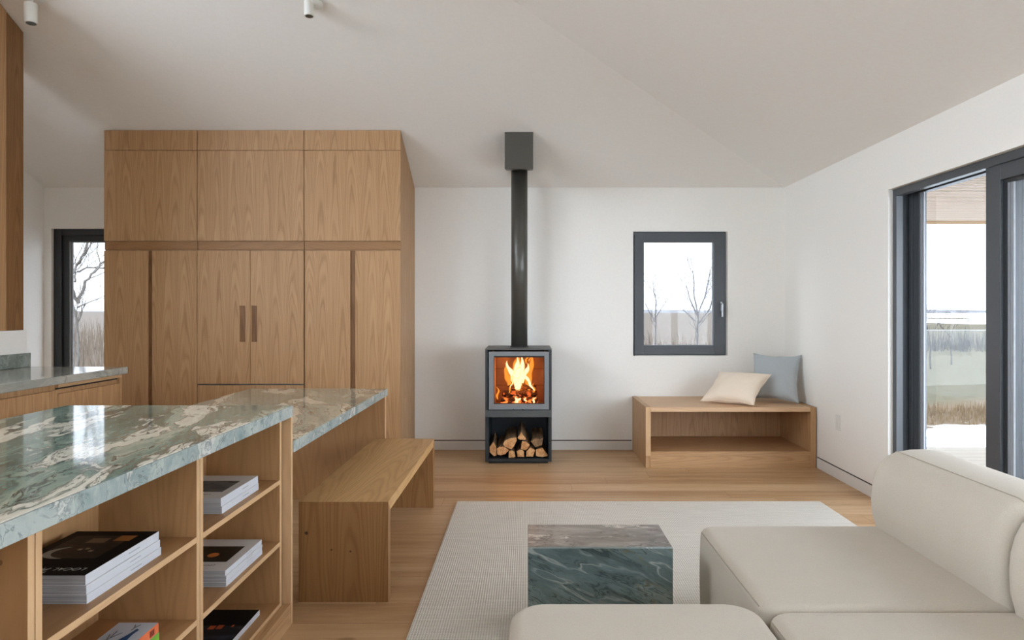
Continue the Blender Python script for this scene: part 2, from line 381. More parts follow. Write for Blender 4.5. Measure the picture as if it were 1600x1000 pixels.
gp = MB().prism([(YF-.3,ZE),(GY0,ZE),(GY0,ZE+.25+.5*(GY0-YF)),(YF,ZE+.25)], XL-.3, XL, 'YZ').prism([(YB+.3,ZE),(GY1,ZE),(GY1,ZE+.25+.5*(YB-GY1)),(YB,ZE+.25)], XL-.3, XL, 'YZ')
gp.box(XL-.3, XL, GY0, GY1, ZE, GZ_0).prism([(GY0,GZ_1),(GY1,GZ_1),(GY1,ZE+.25+.5*(YB-GY1)),(2.2,4.80),(GY0,ZE+.25+.5*(GY0-YF))], XL-.3, XL, 'YZ')
struct('wall_left_gable', gp, WALL)
struct('wall_kitchen', bx(-3.72, -3.525, 1.2, 4.80, 0, 1.167), WALL, bevel=.002)

def skirting(side, m1, m2):
    o = struct('baseboard_'+side, m1, TRIM); m2.build('gap_shade_strip', GAP_SHADE, o)
skirting('back', bx(-1.05, .97, YB-.005, YB-.0005, 0, .084), bx(-1.05, .97, YB-.002, YB-.0005, .084, .092))
skirting('right', bx(XR-.005, XR-.0005, 4.56, 5.66, 0, .084), bx(XR-.002, XR-.0005, 4.56, 5.66, .084, .092))

# ---- small back window
wn = thing('window_1', (1.43, YB+.03, .885), kind='structure')
x0, x1, z0, z1 = BW; x1w = 1.856
f = MB(); y0, y1 = YB+.004, YB+.075
e = .012
for b in ((x0+.001, x0+.03, z0+.001, z1-.001), (x1w-.03, x1w, z0+.001, z1-.001), (x0+.03, x1w-.03, z0+.001, z0+.03), (x0+.03, x1w-.03, z1-.03, z1-.001)): f.box(b[0], b[1], y0+.012, y1, b[2], b[3])
f.build('frame', FRAME, wn, bevel=.002)
bx(x1w+.0005, x1-.0005, YB+.012, YB+.07, z0+.001, z1-.001).build('white_reveal_strip', TRIM, wn)
s_ = MB(); a, b_, c, d = x0+.012, x1w-.008, z0+.010, z1-.010; t = .083
gx0, gx1, gz0, gz1 = 1.0846, 1.742, .976, 1.942
for q in ((a, gx0, c, d), (gx1, b_, c, d), (gx0, gx1, c, gz0), (gx0, gx1, gz1, d)): s_.box(q[0], q[1], y0-.012, y1-.02, q[2], q[3])
s_.build('sash', FRAME, wn, bevel=.003)
s_ = MB()
for q in ((gx1-.016, gx1, gz0, gz1), (gx0, gx1-.016, gz0, gz0+.006)): s_.box(q[0], q[1], y0+.006, y0+.02, q[2], q[3])
s_.build('glazing_bead', SPACER, wn)
bx(gx0-.003, gx1+.003, y0+.020, y0+.026, gz0-.003, gz1+.003).build('glass', GLASS, wn)
h = MB().box(1.797, 1.815, y0-.018, y0-.012, 1.30, 1.385).tube([(1.806, y0-.018, 1.36), (1.806, y0-.055, 1.36)], .007, 10)
h.box(1.798, 1.814, y0-.062, y0-.048, 1.245, 1.37); h.build('handle', METAL, wn, bevel=.003)
for zz in (.93, 1.96): MB().tube([(x0+.008, y0-.012, zz-.05), (x0+.008, y0-.012, zz+.05)], .006, 8).build('hinge', FRAMED, wn)

# ---- kitchen window (partly hidden by the tall oak units)
wn = thing('window_2', (-3.9, YB+.05, .05), kind='structure')
x0, x1, z0, z1 = KW; f = MB(); y0, y1 = YB+.03, YB+.11
for b in ((x0+.001, x0+.075, z0+.001, z1-.001), (x1-.075, x1-.001, z0+.001, z1-.001), (x0+.075, x1-.075, z0+.001, z0+.075), (x0+.075, x1-.075, z1-.06, z1-.001)): f.box(b[0], b[1], y0, y1, b[2], b[3])
f.build('frame', FRAMED, wn, bevel=.002)
s_ = MB()
for q in ((x0+.075, x0+.13, z0+.075, z1-.06), (x1-.13, x1-.075, z0+.075, z1-.06), (x0+.13, x1-.13, z0+.075, z0+.14), (x0+.13, x1-.13, z1-.115, z1-.06)): s_.box(q[0], q[1], y0+.02, y1-.01, q[2], q[3])
s_.build('sash', FRAMED, wn, bevel=.002)
s_ = MB()
for i, xx in enumerate((x0+.13, x0+.145)): s_.box(xx, xx+.012, y0+.028+.01*i, y0+.05, z0+.14, z1-.115)
s_.box(x0+.157, x1-.13, y0+.04, y0+.05, z1-.125, z1-.115)
s_.build('glazing_bead', SPACER, wn)
bx(x0+.125, x1-.125, y0+.052, y0+.058, z0+.135, z1-.11).build('glass', GLASS, wn)

# ---- unseen window behind the camera, added to light the room
wn = thing('added_window_3', (-.65, YF-.1, .25), kind='structure')
x0, x1, z0, z1 = FW; f = MB()
for xx in (x0+.001, (x0+x1)/2-.04, x1-.081): f.box(xx, xx+.08, YF-.12, YF-.05, z0+.001, z1-.001)
f.box(x0+.08, x1-.08, YF-.12, YF-.05, z0+.001, z0+.08); f.box(x0+.08, x1-.08, YF-.12, YF-.05, z1-.08, z1-.001)
f.build('frame', FRAME, wn)
bx(x0+.06, x1-.06, YF-.09, YF-.084, z0+.06, z1-.06).build('glass', GLASS, wn)

wn = thing('added_window_4', (XL-.1, -.4, .25), kind='structure')  # unseen left side window, added to brighten right wall and ceiling
y0, y1, z0, z1 = LW; f = MB()
for yy in (y0+.001, (y0+y1)/2-.04, y1-.081): f.box(XL-.12, XL-.05, yy, yy+.08, z0+.001, z1-.001)
f.box(XL-.12, XL-.05, y0+.08, y1-.08, z0+.001, z0+.08); f.box(XL-.12, XL-.05, y0+.08, y1-.08, z1-.08, z1-.001)
f.build('frame', FRAME, wn)
bx(XL-.09, XL-.084, y0+.06, y1-.06, z0+.06, z1-.06).build('glass', GLASS, wn)

wn = thing('added_window_5', (XL-.1, 2.2, GZ_0), kind='structure'); f = MB()  # unseen gable window, added as a light source for the ceiling
for yy in (GY0+.001, GY1-.081): f.box(XL-.12, XL-.05, yy, yy+.08, GZ_0+.001, GZ_1-.001)
f.box(XL-.12, XL-.05, GY0+.08, GY1-.08, GZ_0+.001, GZ_0+.08); f.box(XL-.12, XL-.05, GY0+.08, GY1-.08, GZ_1-.08, GZ_1-.001)
f.build('frame', FRAME, wn)
bx(XL-.09, XL-.084, GY0+.06, GY1-.06, GZ_0+.06, GZ_1-.06).build('glass', GLASS, wn)

# ---- sliding door
dn = thing('door_1', (2.5, 2.0, 0), kind='structure')
Y0, Y1, _, ZT = DR; ZT = 2.109; Y1 -= .001; Y0 += .001
f = MB()
f.box(2.43, 2.475, Y1-.045, Y1, 0, ZT); f.box(2.53, 2.606, Y1-.05, Y1, 0, ZT)
f.box(2.43, 2.475, Y0, Y1-.045, 2.062, ZT); f.box(2.53, 2.60, Y0, Y1-.05, 2.085, ZT)
f.box(2.43, 2.475, Y0, Y0+.045, 0, 2.062); f.box(2.53, 2.60, Y0, Y0+.045, 0, 2.085)
f.build('jamb_frame', FRAME, dn, bevel=.002)
f = MB().box(2.475, 2.53, Y1-.012, Y1, 0, ZT).box(2.475, 2.53, Y0, Y1-.012, 2.097, ZT).box(2.43, 2.60, Y0, Y1, .0005, .012)
f.build('track_channel', FRAMED, dn)
f = MB().box(2.54, 2.59, Y1-.115, Y1-.05, .012, 2.085).box(2.54, 2.59, 3.56, 3.64, .012, 2.085).box(2.54, 2.59, 3.64, Y1-.115, .012, .08).box(2.54, 2.59, 3.64, Y1-.115, 2.07, 2.085)
f.build('fixed_panel_frame', FRAME, dn, bevel=.002)
MB().box(2.548, 2.556, Y1-.135, Y1-.115, .08, 2.07).box(2.552, 2.56, Y1-.148, Y1-.135, .08, 2.07).build('glazing_bead', SPACER, dn)
bx(2.562, 2.568, 3.63, Y1-.11, .075, 2.078).build('fixed_glass', GLASS, dn)
sl = MB()
sl.box(2.445, 2.505, 3.535, 3.648, .02, 2.085); sl.box(2.445, 2.505, 1.3, 1.41, .02, 2.085)
sl.box(2.445, 2.505, 1.41, 3.535, .02, .13); sl.box(2.445, 2.505, 1.41, 3.535, 1.982, 2.085)
so = sl.build('sliding_sash', FRAME, dn, bevel=.004)
MB().box(2.462, 2.486, 3.515, 3.535, .13, 1.982).box(2.462, 2.486, 1.41, 3.515, 1.965, 1.982).build('gasket', FRAMED, dn)
MB().box(2.470, 2.482, 3.50, 3.515, .13, 1.965).box(2.474, 2.484, 3.478, 3.494, .13, 1.965).build('glazing_bead', SPACER, dn)
bx(2.488, 2.494, 1.40, 3.545, .12, 1.99).build('sliding_glass', GLASS, dn)
bx(2.578, 2.580, Y0+.05, 3.56, .08, 2.08).build('insect_screen', SCREEN, dn)
f = MB().box(2.445, 2.505, Y0+.046, Y0+.15, .02, 2.06).box(2.445, 2.505, 1.16, 1.28, .02, 2.06).box(2.445, 2.505, Y0+.15, 1.16, .02, .12).box(2.445, 2.505, Y0+.15, 1.16, 1.98, 2.06)
f.build('fixed_panel_frame', FRAME, dn); bx(2.488, 2.494, Y0+.14, 1.17, .11, 1.99).build('fixed_glass', GLASS, dn)

# ---- wall outlet
t = thing('wall_outlet', (XR, 5.28, .437), 'small white wall socket plate on the right wall beside the low oak seat', 'outlet')
bx(XR-.006, XR-.0005, 5.245, 5.318, .377, .498).build('cover_plate', WHITEP, t, bevel=.0015)
bx(XR-.0085, XR-.006, 5.264, 5.299, .402, .473).build('rocker', TRIM, t, bevel=.001)

# ------------------------------------------------------------------ outside
def ground_mat():
    b = NB('winter_ground'); p = b.pos(); x, y, z = b.sep(p)
    n = b.noise(p, .12, 6, .65); n2 = b.noise(p, 1.6, 5, .7)
    yy = b.math('ADD', y, b.math('MULTIPLY', b.math('SUBTRACT', n, .5), 14.0))
    fld = b.mix(b.ramp(n2, [(.35, g(0)), (.65, g(1))]), lin((74,68,54)), lin((62,58,46)))
    scr = b.mix(b.ramp(n2, [(.3, g(0)), (.7, g(1))]), lin((80,72,64)), lin((62,55,48)))
    snow = lin((226,228,232))
    side = b.ramp(b.math('DIVIDE', x, b.math('MAXIMUM', y, 6.0)), [(.38, g(0)), (.46, g(1))]); front = b.ramp(b.math('DIVIDE', b.math('ADD', y, 20.0), 40.0), [(.60, g(1)), (.68, g(0))])
    near = b.ramp(b.math('DIVIDE', yy, 100.0), [(.24, g(1)), (.25, g(0))])
    tan = b.ramp(b.math('DIVIDE', yy, 100.0), [(.30, g(1)), (.325, g(0))])
    c = b.mix(tan, fld, lin((80,66,52)))
    far = b.ramp(b.math('DIVIDE', y, 400.0), [(.5, g(0)), (.56, g(1))])
    c = b.mix(b.math('MULTIPLY', far, b.ramp(b.noise(b.vmul(p, (1, .25, 1)), .06, 4, .6), [(.5, g(0)), (.53, g(1))])), c, snow)
    c = b.mix(near, c, snow)
    c = b.mix(side, scr, c); c = b.mix(front, c, snow)  # snow in front is unseen, added to bounce light onto the ceiling
    b.bsdf(c, .95, .1); return b.m
m = MB(); nx, ny = 44, 60
def gz(x, y):
    k = max(0.0, min(1.0, (x-3)/6)); k = k*k*(3-2*k)
    return -1.6-1.4*k + .25*mnoise.noise(Vector((x*.06, y*.06, 0)))*min(1, y/20)
gx = [-1200+2400*(.5+.5*math.copysign(abs(2*i/nx-1)**2.8, 2*i/nx-1)) for i in range(nx+1)]
gy = [-26+1526*(j/ny)**3.0 for j in range(ny+1)]
m.add([(x, y, gz(x, y)) for y in gy for x in gx], [(j*(nx+1)+i, j*(nx+1)+i+1, (j+1)*(nx+1)+i+1, (j+1)*(nx+1)+i) for j in range(ny) for i in range(nx)])
struct('ground', m, ground_mat(), smooth=True)
HILL = plain('far_hill', (84,84,86), .95, .05, var=.15, nscale=.05)
m = MB(); pts = []
for i in range(81):
    x = -1000+25*i; h = -.3+3.5*(mnoise.noise(Vector((x*.004, 3, 0)))+.3) + .8*mnoise.noise(Vector((x*.03, 9, 0)))
    pts.append((x, h))
vs = [];
for x, h in pts: vs += [(x, 880, -6), (x, 930, h), (x, 1100, -6)]
m.add(vs, [(3*i+k, 3*i+3+k, 3*i+4+k, 3*i+1+k) for i in range(80) for k in range(2)])
struct('hills', m, HILL, smooth=True)

BARK = plain('bare_bark', (48,46,46), .9, .1, var=.12, nscale=12)
BARKL = plain('pale_bark', (70,66,62), .9, .1, var=.1, nscale=12)
def tree(name, x, y, h, r0, seed, label, mat, depth=5, lean=0.0, group=None, spread=.5):
    rnd = random.Random(seed); m = MB(); zb = gz(x, y)-.1
    def br(p, d, L, r, k):
        pts = [p]; rs = [r]; q = p.copy(); dd = d.copy(); ns = 4
        for i in range(ns):
            dd = (dd+Vector((rnd.uniform(-.16,.16), rnd.uniform(-.16,.16), rnd.uniform(-.02,.12)))).normalized()
            q = q+dd*L/ns; pts.append(q.copy()); rs.append(r*(1-.5*(i+1)/ns))
            if k > 0 and i >= (1 if k < depth else 2):
                for _ in range(1 if rnd.random() < .6 else 2):
                    a = rnd.uniform(0, 2*PI); side = Vector((math.cos(a), math.sin(a)*.8, rnd.uniform(.1,.7)))
                    br(q.copy(), (dd*(1-spread)+side*spread).normalized(), L*rnd.uniform(.5,.75), rs[-1]*.62, k-1)
        m.tube(pts, rs, 5 if k > 2 else 3, cap=False)
    br(Vector((x, y, zb)), Vector((lean, 0, 1)).normalized(), h*.55, r0, depth)
    return tag(m.build(name, mat), label, 'tree', group)
def limb_tree(limbs, y, seed, label, mat, r0, twig=.5):
    rnd = random.Random(seed); m = MB()
    def twigs(p, d, L, r, k):
        pts = [p]; q = p.copy(); dd = d.copy()
        for i in range(4):
            dd = (dd+Vector((rnd.uniform(-.3,.3), rnd.uniform(-.2,.2), rnd.uniform(-.05,.25)))).normalized(); q = q+dd*L/4; pts.append(q.copy())
            if k and rnd.random() < .7: twigs(q.copy(), (dd+Vector((rnd.uniform(-1,1), rnd.uniform(-.6,.6), rnd.uniform(0,.8)))).normalized(), L*.55, r*.6, k-1)
        m.tube(pts, [r, r*.85, r*.7, r*.5, r*.3], 4, cap=False)
    for r, pl in limbs:
        P3 = [Vector((x, y+rnd.uniform(-.25,.25)*(i > 0), z)) for i, (x, z) in enumerate(pl)]; n = len(P3); fine = []
        for i in range(n-1):
            for q in range(4): fine.append(P3[i].lerp(P3[i+1], q/4)+Vector((rnd.uniform(-1,1), 0, rnd.uniform(-1,1)))*r*.5)
        fine.append(P3[-1]); m.tube(fine, [r*r0*(1-.6*i/len(fine))/.05 for i in range(len(fine))], 6, cap=False)
        for i in range(3 if len(pl) > 2 else 1, len(fine), 1):
            if rnd.random() < .75:
                d = (fine[i]-fine[i-1]).normalized(); twigs(fine[i].copy(), (d+Vector((rnd.uniform(-1,1), rnd.uniform(-.5,.5), rnd.uniform(-.1,.9)))).normalized(), rnd.uniform(.5,1.1)*twig, r*r0*.32/.05, 2)
    return tag(m.build('bare_tree', mat), label, 'tree')
limb_tree([(.05, [(-8.72,-1.7),(-8.80,-.2),(-8.87,.85),(-8.90,1.49)]), (.045, [(-8.90,1.45),(-8.97,1.87),(-8.91,2.25),(-8.73,2.65),(-8.77,3.2)]),
    (.045, [(-8.90,1.45),(-8.67,1.87),(-8.44,2.12),(-8.2,2.44)]), (.028, [(-8.95,1.85),(-9.03,2.06),(-9.13,2.37),(-9.2,2.9)]),
    (.028, [(-8.92,2.05),(-8.73,2.15),(-8.42,2.12),(-8.1,2.06)]), (.022, [(-8.9,1.36),(-8.6,1.42),(-8.3,1.55)]), (.022, [(-8.93,2.2),(-8.8,2.5),(-8.6,2.9)])],
    13.5, 4, 'dark leafless tree outside the kitchen window, filling the upper pane', BARKL, .036, 1.0)
limb_tree([(.05, [(6.12,-1.7),(6.0,.2),(5.96,1.17)]), (.035, [(5.96,1.1),(5.85,1.9),(5.84,2.6)]), (.035, [(5.96,1.1),(5.7,1.6),(5.55,2.2)]),
    (.035, [(5.96,1.1),(6.2,1.8),(6.45,2.75)]), (.03, [(5.98,.8),(6.35,1.35),(6.6,2.1)]), (.025, [(5.9,.9),(5.6,1.2),(5.4,1.35)])],
    24, 8, 'bare multi-branched tree outside the small window, at the right of its glass', BARK, .042, 1.1)
limb_tree([(.035, [(3.37,-1.7),(3.35,.78),(3.34,1.53),(3.32,2.05)]), (.021, [(3.345,1.0),(3.22,1.3),(3.15,1.45)]), (.021, [(3.345,1.08),(3.49,1.34),(3.64,1.6)])],
    18, 9, 'thin upright bare sapling outside the small window, at the left of its glass', BARK, .034, .8)
tree('bare_tree', 8.6, 30.0, 6.4, .05, 21, 'tall slim bare tree touching the right edge of the small window view', BARKL, 4, .02, spread=.35)
tree('bare_shrub', 29.5, 50.0, 6.2, .06, 31, 'grey twiggy shrub far off beyond the snowy terrace, seen through the sliding door', BARK, 4, .0, spread=.6)
tree('bare_shrub', 33.5, 54.0, 5.4, .06, 33, 'low twiggy shrub beyond the terrace, right of the larger twiggy shrub', BARK, 4, .0, spread=.7)
# brush thicket behind the house and dry reeds beyond the terrace: nobody could count the stems
def stems(name, n, xr, yr, hr, mat, label, r=.012, seed=1, lean=.15):
    rnd = random.Random(seed); m = MB()
    for _ in range(n):
        y = yr[0]+(yr[1]-yr[0])*rnd.random()**.8; x = rnd.uniform(xr[0], xr[1])*y; z = gz(x, y)
        h = rnd.uniform(*hr); dx = rnd.uniform(-lean, lean)*h; dy = rnd.uniform(-lean, lean)*h; k = rnd.uniform(.6, 1.4)*r
        mid = Vector((x+dx*.4, y+dy*.4, z+h*.55)); m.tube([(x, y, z), mid, (x+dx, y+dy, z+h)], [k, k*.8, k*.2], 3, cap=False)
    return tag(m.build(name, mat), label, 'hedge' if name == 'hedgerow' else 'dry grass', kind='stuff')
BRUSH = plain('dry_brush', (66,58,50), .95, .05, var=.25, nscale=1.2)
REED = plain('dry_reed', (78,64,48), .95, .05, var=.2, nscale=2)
stems('brush_thicket', 5200, (-.78, .40), (10, 60), (1.0, 2.45), BRUSH, 'pale brown winter brush growing behind the house, seen through the small window', .022, 3)
stems('dry_reeds', 1500, (.48, .85), (25.5, 30), (.10, .40), REED, 'strip of tan dry reeds along the edge of the snow beyond the terrace', .02, 5)

stems('hedgerow', 750, (.52, .80), (70, 82), (.6, 2.6), BARK, 'grey twiggy hedgerow crossing the field beyond the terrace', .035, 12)

# terrace
def deck_mat(name, c1, c2, pitch, seamc):
    b = NB(name); p = b.pos(); x, y, z = b.sep(p)
    n = b.noise(b.comb(b.math('MULTIPLY', x, 1.5), b.math('MULTIPLY', y, 40.0), 0), 1.0, 4, .6)
    fr = b.math('FRACT', b.math('DIVIDE', y, pitch)); sm = b.ramp(fr, [(.0, g(0)), (.05, g(1)), (.95, g(1)), (1.0, g(0))])
    b.bsdf(b.mix(sm, lin(seamc), b.mix(n, lin(c1), lin(c2))), .8, .2); return b.m
DECK = deck_mat('deck_boards', (168,160,150), (150,142,132), .14, (110,102,94))
SOFF = oak('cedar_slats', 'X', (152,126,92), (132,106,74), cath=.1, contrast=.6)
struct('terrace_deck', bx(2.612, 6.4, -3, 6.60, -.2, -.02), DECK)
SNOWM = plain('snow_cap', (222,224,228), .9, .1, var=.02, nscale=5, bump=.1)
struct('terrace_curb', bx(2.612, 6.5, 6.602, 6.78, -.3, .055), SNOWM, bevel=.01)
so = struct('porch_soffit', bx(2.612, 6.3, 2.6, 6.64, 2.20, 2.40), plain('soffit_board', (120,104,88), .8))
m = MB(); yy = 2.6
while yy < 6.6:
    m.box(2.614, 6.3, yy, yy+.045, 2.165, 2.198); yy += .062
m.box(2.614, 6.32, 6.6, 6.64, 2.14, 2.198)
m.build('slats', SOFF, so)
rl = thing('glass_balustrade', (4.6, 6.68, .056), 'clear glass balustrade with thin pale top rail along the far terrace edge', 'railing')
bx(2.66, 6.4, 6.675, 6.687, .06, 1.11).build('glass_panel', GLASSR, rl)
bx(2.66, 6.4, 6.672, 6.690, 1.107, 1.115).build('top_rail', plain('pale_rail', (150,154,156), .4), rl, bevel=.003)
for xx in (2.80, 3.86, 5.5): bx(xx, xx+.022, 6.695, 6.72, .056, 1.105).build('post', plain('steel_post', (196,200,204), .35, .5, .4), rl)

# ------------------------------------------------------------------ tall oak units
CY = 5.675          # front plane
def ceil_back(y): return ZE+P*(YB-y)
def tall_unit(x0, x1, kind, label):
    t = thing('tall_cabinet', ((x0+x1)/2, CY+.33, 0), label, 'cabinet', 'tall oak cabinets')
    fy = CY+.02; eps = .0015; top = ceil_back(CY+.02)-.006; yb = YB-.004
    car = MB().prism([(fy+.002, 0.0), (yb, 0.0), (yb, ceil_back(yb)-.006), (fy+.002, top)], x0+eps, x1-eps, 'YZ')
    car.build('carcass', OZ, t)
    bx(x0+eps, x1-eps, CY+.001, fy, 2.637, 2.803).build('filler_panel', OZ, t, bevel=.0015)
    bx(x0+eps, x1-eps, CY, fy, 1.883, 2.634).build('upper_door', OZ, t, bevel=.0015)
    bx(x0+eps, x1-eps, CY+.010, fy, 1.809, 1.876).build('pull_rail', OXD, t, bevel=.0015)
    return t, fy
t, fy = tall_unit(-3.527, -2.752, 'pantry', 'tall oak cabinet at the left end of the row, beside the kitchen window')
bx(-3.5255, -3.163, CY, fy, .07, 1.802).build('door', OZ, t, bevel=.0015)
bx(-3.125, -2.7535, CY, fy, .07, 1.802).build('door', OZ, t, bevel=.0015)
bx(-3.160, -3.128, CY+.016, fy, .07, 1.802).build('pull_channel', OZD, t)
bx(-3.5255, -2.7535, CY+.01, fy, .002, .066).build('plinth', OX, t)
t, fy = tall_unit(-2.750, -1.864, 'fridge', 'middle tall oak cabinet with paired doors and two recessed vertical pulls')
HZ0, HZ1 = 1.042, 1.344
for a, b, c, d in ((-2.7485, -2.310, -2.397, -2.349), (-2.306, -1.8655, -2.300, -2.252)):
    m = MB(); ha, hb = (c, d)
    m.box(a, ha, CY, fy, .695, 1.802); m.box(hb, b, CY, fy, .695, 1.802) if hb < b else None
    m.box(ha, hb, CY, fy, .695, HZ0); m.box(ha, hb, CY, fy, HZ1, 1.802)
    dr = m.build('door', OZ, t)
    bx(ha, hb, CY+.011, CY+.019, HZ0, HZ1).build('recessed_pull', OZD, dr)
bx(-2.7485, -1.8655, CY, fy, .07, .682).build('drawer_front', OZ, t, bevel=.0015)
bx(-2.7485, -1.8655, CY+.012, fy, .683, .694).build('steel_reveal', plain('reveal_steel', (110,108,104), .4, .5, .5), t)
bx(-2.7485, -1.8655, CY+.01, fy, .002, .066).build('plinth', OX, t)
t, fy = tall_unit(-1.862, -1.0585, 'pantry', 'tall oak cabinet at the right end of the row, nearest the stove')
bx(-1.855, -1.478, CY, fy, .07, 1.802).build('door', OZ, t, bevel=.0015)
bx(-1.437, -1.060, CY, fy, .07, 1.802).build('door', OZ, t, bevel=.0015)
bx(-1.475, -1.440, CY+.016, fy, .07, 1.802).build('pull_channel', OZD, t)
bx(-1.8605, -1.060, CY+.01, fy, .002, .066).build('plinth', OX, t)

# ------------------------------------------------------------------ kitchen run at the left
def ceil_at(y): return ZE+P*(YB-y)
t = thing('wall_cabinet', (-3.7, 3.5, 1.169), 'tall oak wall cabinet at the far left edge, rising to the sloped ceiling', 'cabinet')
def slope_door(y0, y1, x0, x1, z0=1.169, gap=.008):
    cz = lambda y: min(ceil_at(y), ZE+P*(y-YF))-gap
    top = [(y1, cz(y1))]+([(2.2, cz(2.2))] if y0 < 2.2 < y1 else [])+[(y0, cz(y0))]
    return MB().prism([(y0, z0), (y1, z0)]+top, x0, x1, 'YZ')
slope_door(3.95, 4.778, -3.90, -3.552).build('carcass', OZ, t)
slope_door(4.622, 4.780, -3.551, -3.533).build('end_filler', OZD, t)
slope_door(3.95, 4.618, -3.551, -3.530).build('door', OZ, t)
t = thing('counter_top', (-3.17, 3.0, .865), 'polished grey marble worktop along the left wall, ending near the window', 'worktop')
bx(-3.524, -2.812, 1.2, 4.80, .862, .91).build('slab', ST_CTR, t, bevel=.004)
bx(-3.524, -3.495, 1.2, 4.80, .9105, 1.008).build('upstand', ST_UP, t, bevel=.002)
def base_unit(y0, y1, label, deep):
    t = thing('base_cabinet', (-3.17, (y0+y1)/2, 0), label, 'cabinet', 'oak base cabinets under the grey worktop')
    bx(-3.522, -2.862, y0+.001, y1-.001, .10, .86).build('carcass', OZ, t)
    zt = .80 if deep else .825
    bx(-2.861, -2.842, y0+.001, y1-.001-(.03 if deep else 0), .11, zt).build('drawer_front', OZ, t, bevel=.002)
    if deep:
        bx(-2.861, -2.842, y0+.001, y1-.001, .838, .86).build('top_rail', EDGEY, t)
        bx(-2.861, -2.858, y0+.002, y1-.03, .826, .837).build('finger_gap_shade', BLACK, t)  # black strip paints the shade inside the finger slot
        bx(-2.861, -2.842, y1-.029, y1-.001, .0, .837).build('end_post', OZ, t)
    bx(-3.45, -2.90, y0+.001, y1-.001, .0, .099).build('plinth', OY, t)
base_unit(4.13, 4.78, 'oak drawer unit under the grey marble worktop, at the end nearest the window', True)
base_unit(3.40, 4.128, 'oak drawer unit under the grey marble worktop, cut by the left edge of the view', False)

# ------------------------------------------------------------------ island with open shelves, lower table
t = thing('kitchen_island', (-1.6, 1.75, 0), 'oak kitchen island body under the raised green marble top', 'island')
bx(-1.895, -1.335, .66, 2.835, .0, .863).build('closed_body', OZ, t)
bx(-1.895, -.985, 2.838, 2.858, .0, .863).build('end_panel', EDGE, t, bevel=.001)
bx(-1.333, -.985, .66, 2.836, .0, .088).build('plinth', OY, t, bevel=.001)
t2 = thing('island_top', (-1.45, 1.75, .865), 'thick polished green and white marble slab on the raised island', 'worktop')
bx(-1.917, -.988, .60, 2.845, .8645, .912).build('slab', ST_TOP, t2, bevel=.0015)
bx(-.9875, -.980, .60, 2.845, .8645, .9105).build('mitred_edge', ST_EDGE, t2, bevel=.0015)
def shelf_unit(y0, y1, label, holes=False):
    t = thing('shelf_unit', (-1.18, (y0+y1)/2, .089), label, 'shelving', 'open shelf units in the island')
    xb, xf = -1.333, -1.02
    for a in (y0, y1-.02):
        o = bx(xb+.012, xf, a+.0005, a+.0195, .089, .863).build('side_panel', OZS, t)
        bx(xf, xf+.0012, a+.0005, a+.0195, .089, .863).build('edge_band', EDGE, o)
        if holes and a > y0:
            MB().tube([(-1.075, a+.0005, .795), (-1.075, a-.0004, .795)], .006, 14).build('screw_cap', OZD, o)
    bx(xb+.001, xb+.012, y0+.0005, y1-.0005, .089, .863).build('back_panel', OZS, t)
    for zt in (.104, .357, .611):
        o = bx(xb+.0125, xf, y0+.020, y1-.020, zt-(.018 if zt > .2 else .0145), zt).build('shelf', OYS, t)
        bx(xf, xf+.0012, y0+.020, y1-.020, zt-(.018 if zt > .2 else .0145), zt).build('edge_band', EDGEY, o)
    return t
shelf_unit(2.121, 2.822, 'open oak shelf unit at the far end of the island, holding white magazines')
shelf_unit(1.412, 2.119, 'middle open oak shelf unit of the island, holding a black-covered stack')
shelf_unit(.70, 1.410, 'nearest open oak shelf unit of the island, cut off at the left edge', True)

t = thing('dining_table', (-1.45, 3.8, 0), 'lower green marble table with oak base joined to the island, beside the bench', 'table')
bx(-1.94, -.988, 2.862, 4.765, .712, .760).build('table_top', ST_TAB, t, bevel=.0015)
bx(-.9875, -.980, 2.862, 4.765, .712, .7588).build('mitred_edge', ST_EDGE, t, bevel=.0015)
o = bx(-1.93, -.99, 4.718, 4.757, 0, .7105).build('end_panel', OZS, t)
bx(-.99, -.988, 4.718, 4.757, 0, .7105).build('edge_band', EDGE, o)

# bench
t = thing('oak_bench', (-.826, 3.81, 0), 'solid oak waterfall bench pulled up along the green marble table', 'bench')
X0, X1, Ya, Yb = -1.027, -.626, 3.057, 4.56
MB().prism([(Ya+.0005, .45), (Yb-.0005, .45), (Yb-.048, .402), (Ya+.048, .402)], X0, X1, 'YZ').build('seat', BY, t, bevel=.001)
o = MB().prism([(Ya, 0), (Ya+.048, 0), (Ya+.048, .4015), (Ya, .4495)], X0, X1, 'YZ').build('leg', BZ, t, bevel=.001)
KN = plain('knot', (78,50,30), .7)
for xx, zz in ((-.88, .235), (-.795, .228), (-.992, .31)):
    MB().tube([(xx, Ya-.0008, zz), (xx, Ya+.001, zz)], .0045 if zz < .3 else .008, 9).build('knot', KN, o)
MB().prism([(Yb, 0), (Yb-.048, 0), (Yb-.048, .4015), (Yb, .4495)], X0, X1, 'YZ').build('leg', BZ, t, bevel=.001)

